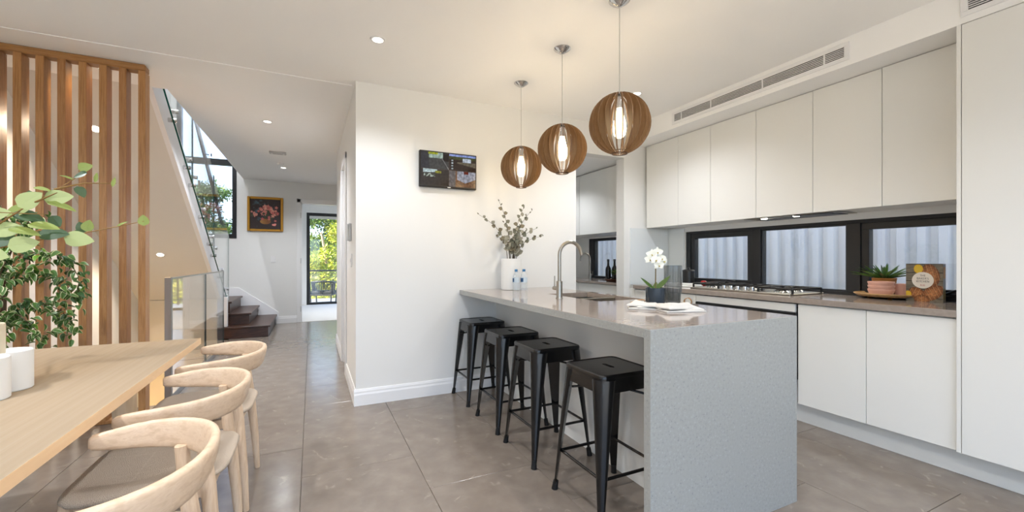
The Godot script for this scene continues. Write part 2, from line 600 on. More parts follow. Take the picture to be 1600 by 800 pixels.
	bx(st, Vector3(2.18, 0, -5.72), Vector3(3.85, CEIL, -5.6))
	struct("wall_pantry", st, white, "pantry walls beyond the opening")
	struct("ceiling", bx(S(), Vector3(2.3, 2.30, -5.6), Vector3(3.7, 2.4, -3.71)), ceil_m, "lowered pantry ceiling seen through the opening")
	# ---- bulkhead over the wall cabinets
	st = S()
	bx(st, Vector3(3.12, 2.43, -3.585), Vector3(3.7, CEIL, 2.6), 0.001)
	struct("trim", st, ceil_m, "white bulkhead above the kitchen cabinets carrying the air vents")
	# ---- baseboards
	baseboard("baseboard_end", Vector3(0.305, 0, -3.585), Vector3(1.56, 0, -3.585), Vector3(0, 0, 1))
	baseboard("baseboard_hall", Vector3(0.32, 0, -3.5795), Vector3(0.32, 0, -4.55), Vector3(-1, 0, 0))
	baseboard("baseboard_hall", Vector3(0.32, 0, -5.27), Vector3(0.32, 0, -6.40), Vector3(-1, 0, 0))
	baseboard("baseboard_back", Vector3(-0.60, 0, -8.8), Vector3(-0.25, 0, -8.8), Vector3(0, 0, 1))
	# ---- room at the back: walls and sliding door
	st = S()
	bx(st, Vector3(-1.15, -0.25, -12.12), Vector3(-1.0, 2.7, -8.92))
	bx(st, Vector3(3.1, 0, -12.1), Vector3(3.25, 2.7, -8.92))
	bx(st, Vector3(-1.15, -0.25, -12.12), Vector3(-0.119, 2.7, -12.0))
	bx(st, Vector3(2.0, 0, -12.12), Vector3(3.2, 2.7, -12.0))
	bx(st, Vector3(-0.119, 2.38, -12.12), Vector3(2.0, 2.7, -12.0))
	bx(st, Vector3(2.05, 0, -8.95), Vector3(3.2, 2.7, -8.8))
	struct("wall_bedroom", st, white, "white walls of the carpeted room at the back")
	baseboard("baseboard_bedroom", Vector3(-0.9, 0.004, -12.0), Vector3(-0.13, 0.004, -12.0), Vector3(0, 0, 1))
	st = S()
	bx(st, Vector3(-0.119, 0.0, -12.1), Vector3(2.0, 0.06, -12.0), 0.003)
	bx(st, Vector3(-0.119, 2.29, -12.1), Vector3(2.0, 2.38, -12.0), 0.003)
	bx(st, Vector3(-0.119, 0.06, -12.1), Vector3(-0.04, 2.29, -12.0), 0.003)
	bx(st, Vector3(1.92, 0.06, -12.1), Vector3(2.0, 2.29, -12.0), 0.003)
	bx(st, Vector3(0.92, 0.06, -12.1), Vector3(1.0, 2.29, -12.0), 0.003)
	var d3 := struct("door_3", st, dark_frame, "dark-framed sliding glass door at the far end")
	obj("pane", bx(S(), Vector3(-0.04, 0.06, -12.056), Vector3(0.92, 2.29, -12.05)), pane_m, d3)
	obj("pane", bx(S(), Vector3(1.0, 0.06, -12.056), Vector3(1.92, 2.29, -12.05)), pane_m, d3)
	obj("door_handle", rbox(S(), Vector3(-0.07, 1.0, -11.985), Vector3(0.025, 0.18, 0.03), 0.006), black_m, d3)
	obj("blind_pelmet", rbox(S(), Vector3(0.94, 2.26, -11.97), Vector3(1.98, 0.07, 0.05), 0.004), mat(Color(0.8, 0.8, 0.78), 0.7), d3)

func baseboard(called: String, a: Vector3, b: Vector3, out: Vector3) -> void:
	var st := S()
	var along := (b - a).normalized()
	var prof := PackedVector2Array([Vector2(0, 0), Vector2(0.015, 0), Vector2(0.015, 0.085), Vector2(0.011, 0.1), Vector2(0.011, 0.112), Vector2(0.006, 0.13), Vector2(0, 0.13)])
	prism(st, prof, a.distance_to(b), Transform3D(Basis(out, Vector3.UP, along), a))
	struct(called, st, trim_m)

func kitchen_window() -> void:
	for w in 2:
		var st := S()
		var x0 := 3.71
		var x1 := 3.79
		var sashes := []
		if w == 0:
			bx(st, Vector3(x0, 0.905, -3.33), Vector3(x1, 0.93, -0.95), 0.002)
			bx(st, Vector3(x0, 1.452, -3.33), Vector3(x1, 1.478, -0.95), 0.002)
			for z in [[-3.33, -3.275], [-2.57, -2.485], [-1.80, -1.71], [-1.0, -0.95]]:
				bx(st, Vector3(x0, 0.93, z[0]), Vector3(x1, 1.452, z[1]), 0.002)
			sashes = [[-3.275, -2.57, 0.05], [-2.485, -1.80, 0.012], [-1.71, -1.0, 0.05]]
		else:
			bx(st, Vector3(x0, 0.905, -5.11), Vector3(x1, 0.93, -4.3), 0.002)
			bx(st, Vector3(x0, 1.452, -5.11), Vector3(x1, 1.478, -4.3), 0.002)
			for z in [[-5.11, -5.0], [-4.50, -4.3]]:
				bx(st, Vector3(x0, 0.93, z[0]), Vector3(x1, 1.452, z[1]), 0.002)
			sashes = [[-5.0, -4.50, 0.01]]
		var win := struct("window_%d" % (3 + w), st, dark_frame, ["long dark-framed strip window behind the kitchen bench", "dark-framed window over the pantry bench"][w])
		for s in sashes:
			var t: float = s[2]
			var f := S()
			bx(f, Vector3(x0 + 0.012, 0.93, s[0]), Vector3(x1 - 0.01, 0.93 + t, s[1]), 0.002)
			bx(f, Vector3(x0 + 0.012, 1.452 - t, s[0]), Vector3(x1 - 0.01, 1.452, s[1]), 0.002)
			bx(f, Vector3(x0 + 0.012, 0.93 + t, s[0]), Vector3(x1 - 0.01, 1.452 - t, s[0] + t), 0.002)
			bx(f, Vector3(x0 + 0.012, 0.93 + t, s[1] - t), Vector3(x1 - 0.01, 1.452 - t, s[1]), 0.002)
			var sash := obj("sash", f, dark_frame, win)
			obj("pane", bx(S(), Vector3(3.747, 0.93 + t, s[0] + t), Vector3(3.753, 1.452 - t, s[1] - t)), pane_m, sash)

# soffit of the upper flight: the plane y = 2.605 + 0.69 (z + 4.455)
func soffit_y(z: float) -> float:
	return 2.605 + 0.69 * (z + 4.455)

func stairs() -> void:
	var timber := grain(Color(0.27, 0.16, 0.105), Color(0.17, 0.095, 0.06), Vector3(0.8, 6, 6), 0.35, 9)
	var t := thing("staircase", "white-sided staircase with dark timber treads rising from the hall towards the slat screen", "staircase")
	# three bottom steps along the back wall, open at their near ends
	var xs := [-0.57, -0.84, -1.10]
	var zf := [-7.36, -7.56, -7.6]
	for k in 3:
		var y := 0.178 * (k + 1)
		var st := S()
		bx(st, Vector3(-2.1, y - 0.178, -8.75), Vector3(xs[k] - 0.03, y - 0.03, zf[k] - 0.03), 0.002)
		var r := obj("riser", st, timber, t)
		obj("tread", bx(S(), Vector3(-2.1, y - 0.03, -8.75), Vector3(xs[k], y, zf[k]), 0.006), timber, r)
	# flight towards the camera, between stringer and wall
	for k in 14:
		var y := 0.178 * (k + 4)
		var z := -7.62 + 0.258 * k
		var r := obj("riser", bx(S(), Vector3(-2.12, y - 0.178, z), Vector3(-1.24, y - 0.03, z + 0.02)), timber, t)
		obj("tread", bx(S(), Vector3(-2.12, y - 0.03, z - 0.02), Vector3(-1.24, y, z + 0.28), 0.006), timber, r)
	# stringer: a deep white board, its lower edge on the soffit
	var paint := mat(Color(0.93, 0.93, 0.94), 0.5)
	var poly := PackedVector2Array()
	for p in [[-7.66, 0.0], [-7.40, 0.0], [-7.40, soffit_y(-7.40)], [-4.455, 2.605], [-3.6, soffit_y(-3.6)], [-3.6, soffit_y(-3.6) + 0.36], [-7.66, soffit_y(-7.66) + 0.36]]:
		poly.append(Vector2(-p[0], p[1]))
	var st2 := S()
	prism(st2, poly, 0.04, Transform3D(Basis(Vector3(0, 0, -1), Vector3.UP, Vector3(1, 0, 0)), Vector3(-1.24, 0, 0)))
	obj("stringer", st2, paint, t)
	# sloped soffit board under the flight
	st2 = S()
	var a := Vector3(0, soffit_y(-7.40), -7.40)
	var b := Vector3(0, soffit_y(-3.8), -3.8)
	var n := (b - a).normalized()
	var up := Vector3(0, n.z, -n.y)
	if up.y < 0.0: up = -up
	rbox(st2, (a + b) * 0.5 + Vector3(-1.685, 0, 0) + up * 0.02, Vector3(0.89, 0.04, a.distance_to(b)), 0.0, Basis(Vector3.RIGHT, up, Vector3.RIGHT.cross(up)))
	obj("end_panel", bx(S(), Vector3(-2.125, -0.24, -7.352), Vector3(-1.24, soffit_y(-7.35), -7.335)), mat(Color(0.90, 0.86, 0.78), 0.8), t)
	obj("soffit", st2, mat(Color(0.87, 0.86, 0.84), 0.8), t)
	obj("newel", bx(S(), Vector3(-1.25, 0.179, -7.50), Vector3(-1.13, 0.62, -7.41), 0.003), paint, t)
	# skirting board stepping up the back wall
	st2 = S()
	poly = PackedVector2Array([Vector2(-0.55, 0.12), Vector2(-1.16, 0.58), Vector2(-1.6, 0.58), Vector2(-1.6, 0.2), Vector2(-0.95, 0.0), Vector2(-0.55, 0.0)])
	prism(st2, poly, 0.018, Transform3D(Basis(), Vector3(0, 0.09, -8.8)))
	obj("wall_skirting", st2, paint, t)
	# lower flight going down under it
	for k in 12:
		var y := -0.19 * (k + 1)
		var z := -4.35 - 0.25 * k
		obj("lower_step", bx(S(), Vector3(-2.12, y - 0.3, z - 0.27), Vector3(-1.12, y, z), 0.003), timber, t)

	# glass balustrade beside the flight
	var gl := glass(Color(0.80, 0.95, 0.92), 0.03)
	var edge := mat(Color(0.03, 0.30, 0.26), 0.15)
	var g := thing("glass_balustrade", "sloping frameless glass balustrade fixed to the white stair stringer by steel standoffs", "balustrade")
	var joints := [-4.30, -5.52, -6.61, -7.68]
	for k in 3:
		var za: float = joints[k] - 0.006
		var zb: float = joints[k + 1] + 0.006
		var lo := 0.12
		var hi := 1.15
		var pl := PackedVector2Array([Vector2(-za, soffit_y(za) + lo), Vector2(-zb, soffit_y(zb) + lo), Vector2(-zb, soffit_y(zb) + hi), Vector2(-za, soffit_y(za) + hi)])
		var xf := Transform3D(Basis(Vector3(0, 0, -1), Vector3.UP, Vector3(1, 0, 0)), Vector3(-1.158, 0, 0))
		var pan := obj("glass_panel", prism(S(), pl, 0.012, xf), gl, g)
		obj("glass_edge", bar(S(), Vector3(-1.152, soffit_y(za) + lo - 0.004, za), Vector3(-1.152, soffit_y(zb) + lo - 0.004, zb), 0.012, 0.008, 0.001), edge, pan)
		for z in [za, zb]:
			obj("glass_edge", bar(S(), Vector3(-1.152, soffit_y(z) + lo, z), Vector3(-1.152, soffit_y(z) + hi, z), 0.006, 0.012, 0.001), edge, pan)
		for f in [0.09, 0.5, 0.91]:
			var z: float = lerpf(za, zb, f)
			for dy in [0.16, 0.30]:
				var zz: float = z + (0.03 if dy < 0.2 else -0.03)
				var y: float = soffit_y(zz) + dy
				obj("standoff", tube(S(), [Vector3(-1.20, y, zz), Vector3(-1.135, y, zz)], 0.021, 14), chrome, g)
	# handrail on the inside of the glass
	var hr := thing("stair_handrail", "dark round handrail on steel brackets inside the sloping stair glass", "handrail")
	var rail := S()
	tube(rail, [Vector3(-1.235, soffit_y(-7.66) + 1.33, -7.66), Vector3(-1.235, soffit_y(-4.0) + 1.33, -4.0)], 0.022, 12)
	obj("rail", rail, mat(Color(0.22, 0.16, 0.13), 0.4), hr)
	for z in [-7.55, -7.1, -6.4, -5.3, -4.6]:
		var bst := S()
		var y := soffit_y(z) + 1.29
		tube(bst, [Vector3(-1.235, y, z), Vector3(-1.235, y - 0.05, z), Vector3(-1.16, y - 0.06, z)], 0.006, 8)
		tube(bst, [Vector3(-1.145, y - 0.06, z), Vector3(-1.138, y - 0.06, z)], 0.022, 14)
		obj("bracket", bst, dark_frame, hr)

	# level balustrade by the stairwell
	var lb := thing("glass_balustrade", "level glass balustrade with a steel end post guarding the stairwell", "balustrade")
	obj("post", rbox(S(), Vector3(-1.07, 0.51, -4.36), Vector3(0.045, 1.04, 0.045), 0.004), mat(Color(0.62, 0.60, 0.57), 0.35, 1.0), lb)
	for s in [[-4.40, -5.685], [-5.70, -6.75]]:
		var pn := obj("glass_panel", bx(S(), Vector3(-1.076, 0.02, s[1]), Vector3(-1.064, 1.015, s[0])), gl, lb)
		for z in [s[1], s[0] - 0.006]:
			obj("glass_edge", bx(S(), Vector3(-1.0765, 0.02, z), Vector3(-1.0635, 1.015, z + 0.006)), mat(Color(0.05, 0.16, 0.14), 0.2), pn)
	obj("top_rail", bx(S(), Vector3(-1.08, 1.012, -6.75), Vector3(-1.06, 1.026, -4.36), 0.002), steel, lb)
	obj("base_channel", bx(S(), Vector3(-1.088, 0.0, -6.75), Vector3(-1.052, 0.05, -4.36), 0.002), steel, lb)

	# timber slat screen in front of the stairs
	var sl := thing("slat_screen", "honey-coloured timber slat screen from floor to ceiling beside the dining table", "screen")
	var w1 := grain(Color(0.70, 0.51, 0.31), Color(0.57, 0.39, 0.21), Vector3(9, 0.5, 9), 0.38, 21)
	var w2 := grain(Color(0.66, 0.47, 0.28), Color(0.54, 0.36, 0.19), Vector3(8, 0.45, 8), 0.38, 22)
	var shape := rbox(S(), Vector3.ZERO, Vector3(0.042, 2.54, 0.09), 0.002).commit()
	for k in 9:
		var s := obj("slat", shape, w1 if k % 3 != 1 else w2, sl)
		s.position = Vector3(-1.126 - 0.1083 * k, 1.295, -3.995)
	obj("top_rail", rbox(S(), Vector3(-1.60, 2.59, -3.995), Vector3(0.99, 0.048, 0.092), 0.008), grain(Color(0.66, 0.48, 0.29), Color(0.56, 0.39, 0.22), Vector3(0.5, 9, 9), 0.4, 21), sl)
	obj("bottom_rail", rbox(S(), Vector3(-1.60, 0.0125, -3.995), Vector3(0.99, 0.025, 0.092), 0.003), w2, sl)

	# small wall lamp low in the stairwell
	var wl := thing("wall_lamp", "small warm lamp low on the stairwell wall, below the floor", "wall lamp", Vector3(-2.13, -0.95, -6.4))
	obj("housing", rbox(S(), Vector3(0.01, 0, 0), Vector3(0.02, 0.09, 0.09), 0.004), trim_m, wl)
	obj("lens", rbox(S(), Vector3(0.0215, 0, 0), Vector3(0.003, 0.06, 0.06), 0.001), emit(Color(1.0, 0.78, 0.48), 5.0), wl)
	var ol := OmniLight3D.new()
	ol.name = "glow"
	ol.light_color = Color(1.0, 0.82, 0.56)
	ol.light_energy = 0.5
	ol.light_size = 0.03
	ol.omni_range = 8.0
	ol.omni_attenuation = 2.0
	ol.shadow_enabled = true
	wl.add_child(ol)
	ol.position = Vector3(0.06, 0, 0)
	# lamps: recessed in the soffit
	var sn := Vector3(0, -1, 0.69).normalized()
	var lamps := [[-1.70, -4.87, "round recessed downlight high in the sloping stair soffit"], [-1.66, -6.44, "round recessed downlight low in the sloping stair soffit"]]
	for l in lamps:
		downlight(Vector3(l[0], soffit_y(l[1]), l[1]), sn, l[2], 1.1, Color(1.0, 0.89, 0.76), "")
	downlight(Vector3(-1.42, CEIL, -4.14), Vector3.DOWN, "round downlight in the ceiling close behind the slat screen", 0.25, Color(1.0, 0.88, 0.7), "")

func downlight(at: Vector3, dir: Vector3, label: String, energy: float, col: Color, group: String, cone := 70.0) -> void:
	var d := thing("downlight", label, "downlight", at, 0.0, group)
	var y := -dir
	var x := y.cross(Vector3(0, 0, 1)).normalized()
	d.basis = Basis(x, y, x.cross(y))
	obj("rim", lathe(S(), [[0.034, -0.002], [0.034, -0.004], [0.046, -0.005], [0.048, 0.0], [0.048, 0.002]]), trim_m, d)
	obj("lens", lathe(S(), [[0.0, -0.0035], [0.0345, -0.0035], [0.0345, 0.0]]), emit(Color(1.0, 0.95, 0.86), 6.0), d)
	var l := SpotLight3D.new()
	l.name = "beam"
	l.light_color = col
	l.light_energy = energy
	l.light_size = 0.034
	l.spot_angle = cone
	l.spot_angle_attenuation = 0.8
	l.spot_range = 12.0
	l.spot_attenuation = 2.0
	l.shadow_enabled = true
	d.add_child(l)
	l.position = Vector3(0, -0.012, 0)
	l.rotation.x = -PI / 2

# ------------------------------------------------------------------ outside
func spray(n: int, size: float) -> ArrayMesh:   # a sprig of small leaves
	var st := S()
	for k in n:
		var dir := Vector3(rng.randf_range(-1, 1), rng.randf_range(-0.6, 1), rng.randf_range(-1, 1)).normalized()
		var side := dir.cross(Vector3(rng.randf_range(-1, 1), rng.randf_range(-1, 1), rng.randf_range(-1, 1))).normalized()
		var p := dir * size * rng.randf_range(0.1, 0.5)
		var nn := dir.cross(side).normalized()
		var a := p
		var b := p + dir * size * 0.35 + side * size * 0.13
		var c := p + dir * size * 0.7 - nn * size * 0.08
		var d := p + dir * size * 0.35 - side * size * 0.13
		tri(st, a, b, c, nn, nn, nn)
		tri(st, a, c, d, nn, nn, nn)
	return st.commit()

func tree(called: String, label: String, base: Vector3, top: float, blobs: Array, leaf_c: Color, bark: Color, count: int, size: float, group: String) -> void:
	var t := thing(called, label, "tree", base, 0.0, group)
	var bm := mat(bark, 0.9)
	var st := S()
	var lean := Vector3(rng.randf_range(-0.3, 0.3), 0, rng.randf_range(-0.3, 0.3))
	var pts := []
	for k in 6:
		var f := k / 5.0
		pts.append(Vector3(lean.x * f + 0.12 * sin(k * 2.1), top * f, lean.z * f))
	tube(st, pts, [0.2, 0.17, 0.14, 0.11, 0.08, 0.04], 8)
	obj("trunk", st, bm, t)
	for b in blobs:
		st = S()
		var from: Vector3 = pts[3].lerp(pts[2], rng.randf())
		var c: Vector3 = b[0]
		tube(st, [from, from.lerp(c, 0.5) + Vector3(0, -0.15, 0), c], [0.07, 0.05, 0.02], 6)
		obj("branch", st, bm, t)
	var mm := MultiMesh.new()
	mm.transform_format = MultiMesh.TRANSFORM_3D
	mm.use_colors = true
	mm.mesh = spray(9, size)
	mm.instance_count = count
	for i in count:
		var b: Array = blobs[i % blobs.size()]
		var v := Vector3(rng.randfn(), rng.randfn(), rng.randfn()).normalized() * pow(rng.randf(), 0.45)
		var p: Vector3 = b[0] + v * b[1]
		mm.set_instance_transform(i, Transform3D(Basis.from_euler(Vector3(rng.randf() * TAU, rng.randf() * TAU, 0)).scaled(Vector3.ONE * rng.randf_range(0.7, 1.4)), p))
		var g := rng.randf_range(0.6, 1.35)
		mm.set_instance_color(i, Color(g * rng.randf_range(0.85, 1.2), g, g * 0.9))
	var fo := MultiMeshInstance3D.new()
	fo.multimesh = mm
	var lm := mat(leaf_c, 0.6)
	lm.vertex_color_use_as_albedo = true
	lm.backlight_enabled = true
	lm.backlight = Color(0.5, 0.5, 0.3)
	fo.material_override = lm
	fo.set_meta("kind", "stuff")
	put(fo, "foliage", t)

func outside() -> void:
	# corrugated steel fence along the side passage
	var f := thing("steel_fence", "pale blue-grey corrugated steel fence outside the kitchen windows", "fence", Vector3(4.95, -0.4, -9.0))
	var fm := mat(Color(0.80, 0.80, 0.795), 0.5)
	var prof := PackedVector2Array()
	var w := 0.0
	while w < 0.79:
		prof.append(Vector2(w, 0.0))
		prof.append(Vector2(w + 0.045, 0.0))
		prof.append(Vector2(w + 0.066, 0.046))
		prof.append(Vector2(w + 0.124, 0.046))
		w += 0.145
	prof.append(Vector2(w, 0.0))
	var back := PackedVector2Array()
	for i in range(prof.size() - 1, -1, -1):
		back.append(prof[i] + Vector2(0, -0.004))
	var full := prof.duplicate()
	full.append_array(back)
	var sheet := prism(S(), full, 3.1, Transform3D(Basis(Vector3(0, 0, 1), Vector3(-1, 0, 0), Vector3(0, 1, 0)), Vector3.ZERO)).commit()
	for k in 13:
		var o := obj("sheet", sheet, fm, f)
		o.position = Vector3(0, 0, w * k)
	obj("cap_rail", bx(S(), Vector3(-0.045, 3.09, 0), Vector3(0.03, 3.13, w * 13), 0.003), fm, f)
	struct("ground", bx(S(), Vector3(3.85, -0.5, -12), Vector3(6.5, -0.38, 4)), mat(Color(0.62, 0.61, 0.58), 0.9), "concrete side passage outside the kitchen")
	# balcony at the far end
	var deck := struct("floor", bx(S(), Vector3(-1.15, -0.25, -14.3), Vector3(3.3, -0.04, -12.12)), mat(Color(0.42, 0.44, 0.47), 0.6), "grey balcony floor beyond the sliding door")
	var b := thing("balcony_railing", "glass balcony railing with a dark handrail in front of the trees", "railing", Vector3(0, -0.04, -13.9))
	obj("top_rail", bx(S(), Vector3(-1.15, 0.85, -0.03), Vector3(3.3, 0.90, 0.03), 0.006), dark_frame, b)
	for k in 2:
		obj("glass_panel", bx(S(), Vector3(-1.1 + 2.2 * k, 0.06, -0.006), Vector3(1.06 + 2.2 * k, 0.85, 0.006)), pane_m, b)
		obj("post", bx(S(), Vector3(-1.145 + 2.2 * k, 0.0, -0.02), Vector3(-1.105 + 2.2 * k, 0.86, 0.02), 0.003), dark_frame, b)
	# woven chair on the balcony
	var c := thing("outdoor_chair", "dark grey woven outdoor armchair standing on the balcony", "chair", Vector3(0.30, -0.04, -12.85), -0.3)
	var cm := mat(Color(0.11, 0.125, 0.15), 0.6)
	for sx in [-1.0, 1.0]:
		for sz in [-1.0, 1.0]:
			obj("leg", tube(S(), [Vector3(0.26 * sx, 0, 0.25 * sz), Vector3(0.29 * sx, 0.56 if sz > 0 else 0.40, 0.26 * sz)], 0.02, 8), cm, c)
	var rim := []
	for k in 17:
		var a := PI * k / 16.0
		rim.append(Vector3(0.31 * cos(a), 0.56 + 0.05 * sin(a), 0.30 * sin(a) - 0.02))
	obj("back_frame", tube(S(), rim, 0.024, 8), cm, c)
	obj("seat", rbox(S(), Vector3(0, 0.30, 0), Vector3(0.54, 0.09, 0.52), 0.02), mat(Color(0.15, 0.17, 0.20), 0.8), c)
	obj("seat_frame", rbox(S(), Vector3(0, 0.235, 0), Vector3(0.58, 0.035, 0.56), 0.01), cm, c)
	for k in 22:
		var a := PI * (k + 0.5) / 22.0
		var p := Vector3(0.31 * cos(a), 0.56 + 0.05 * sin(a), 0.30 * sin(a) - 0.02)
		obj("rope", tube(S(), [p, Vector3(p.x * 0.93, 0.25, p.z * 0.9)], 0.014, 6), cm, c)
	# hillside and trees
	struct("ground", bx(S(), Vector3(-60, -4.2, -80), Vector3(40, -3.6, -14.5)), mat(Color(0.16, 0.20, 0.08), 1.0), "grassy slope behind the house")
	var gy := -3.6
	tree("gum_tree", "tall layered dark-green tree seen through the stair window", Vector3(-3.5, gy, -18.5), 7.6, [[Vector3(0.2, 7.2, 0), Vector3(0.7, 0.32, 0.6)], [Vector3(-0.4, 6.6, 0.1), Vector3(0.9, 0.3, 0.7)], [Vector3(0.5, 5.9, 0.2), Vector3(0.8, 0.34, 0.7)], [Vector3(-0.3, 5.3, -0.1), Vector3(1.0, 0.34, 0.7)], [Vector3(0.4, 4.7, 0), Vector3(0.9, 0.4, 0.7)], [Vector3(-0.2, 4.1, 0), Vector3(1.1, 0.5, 0.8)], [Vector3(0.2, 3.3, 0.3), Vector3(1.3, 0.7, 0.8)]], Color(0.30, 0.42, 0.14), Color(0.34, 0.27, 0.2), 1500, 0.16, "")
	tree("shrub_tree", "bushy green tree low behind the layered tree in the stair window", Vector3(-4.3, gy, -22.0), 5.0, [[Vector3(0, 4.4, 0), Vector3(1.6, 1.0, 1.2)], [Vector3(1.2, 3.6, 0), Vector3(1.4, 1.1, 1.0)], [Vector3(-1.2, 3.8, 0), Vector3(1.3, 1.0, 1.0)]], Color(0.36, 0.47, 0.16), Color(0.3, 0.25, 0.2), 1600, 0.24, "")
	tree("gum_tree", "pale-trunked yellow-green tree behind the balcony chair", Vector3(0.55, gy, -21.0), 6.0, [[Vector3(0.0, 4.5, 0), Vector3(1.0, 0.9, 0.9)], [Vector3(0.8, 4.0, 0.4), Vector3(0.9, 0.8, 0.8)], [Vector3(-0.6, 3.3, 0.3), Vector3(0.9, 0.7, 0.8)], [Vector3(0.3, 2.7, 0.5), Vector3(1.3, 0.9, 0.8)], [Vector3(0.9, 6.0, 0), Vector3(0.8, 0.6, 0.7)]], Color(0.62, 0.66, 0.16), Color(0.72, 0.62, 0.5), 1600, 0.2, "")
	tree("gum_tree", "tall tree rising highest behind the glass sliding door", Vector3(1.5, gy, -27.0), 9.0, [[Vector3(-0.9, 7.4, 0), Vector3(1.5, 0.9, 1.0)], [Vector3(0.6, 6.4, 0), Vector3(1.6, 1.0, 1.0)], [Vector3(-0.8, 5.4, 0), Vector3(1.8, 0.9, 1.0)], [Vector3(1.2, 8.4, 0), Vector3(1.2, 0.7, 1.0)], [Vector3(-0.4, 3.9, 0), Vector3(2.0, 1.2, 1.0)]], Color(0.45, 0.55, 0.17), Color(0.62, 0.53, 0.43), 2000, 0.26, "")
	tree("shrub_tree", "wide leafy tree at the left behind the balcony", Vector3(-1.6, gy, -26.0), 7.0, [[Vector3(0, 5.6, 0), Vector3(1.4, 1.2, 1.2)], [Vector3(1.1, 4.6, 0), Vector3(1.3, 1.1, 1.0)], [Vector3(-1.0, 4.2, 0), Vector3(1.4, 1.2, 1.0)], [Vector3(0.7, 3.0, 0), Vector3(1.6, 1.1, 1.0)]], Color(0.50, 0.58, 0.17), Color(0.3, 0.25, 0.2), 1700, 0.25, "")
	tree("shrub_tree", "bright shrub growing just beyond the balcony railing", Vector3(1.4, gy, -17.0), 3.6, [[Vector3(0, 3.4, 0), Vector3(1.0, 0.7, 0.7)], [Vector3(-0.9, 3.0, 0), Vector3(0.9, 0.7, 0.7)], [Vector3(0.8, 3.2, 0), Vector3(0.9, 0.8, 0.7)]], Color(0.68, 0.70, 0.17), Color(0.4, 0.33, 0.25), 1200, 0.17, "")
	tree("shrub_tree", "dark hedge-like trees filling the far background", Vector3(0.5, gy, -34.0), 6.0, [[Vector3(-4, 4.2, 0), Vector3(2.6, 2.2, 1.4)], [Vector3(-1, 4.6, 0), Vector3(2.6, 2.2, 1.4)], [Vector3(2, 4.4, 0), Vector3(2.6, 2.4, 1.4)], [Vector3(5, 4.3, 0), Vector3(2.6, 2.2, 1.4)]], Color(0.38, 0.48, 0.15), Color(0.3, 0.25, 0.2), 2600, 0.34, "")

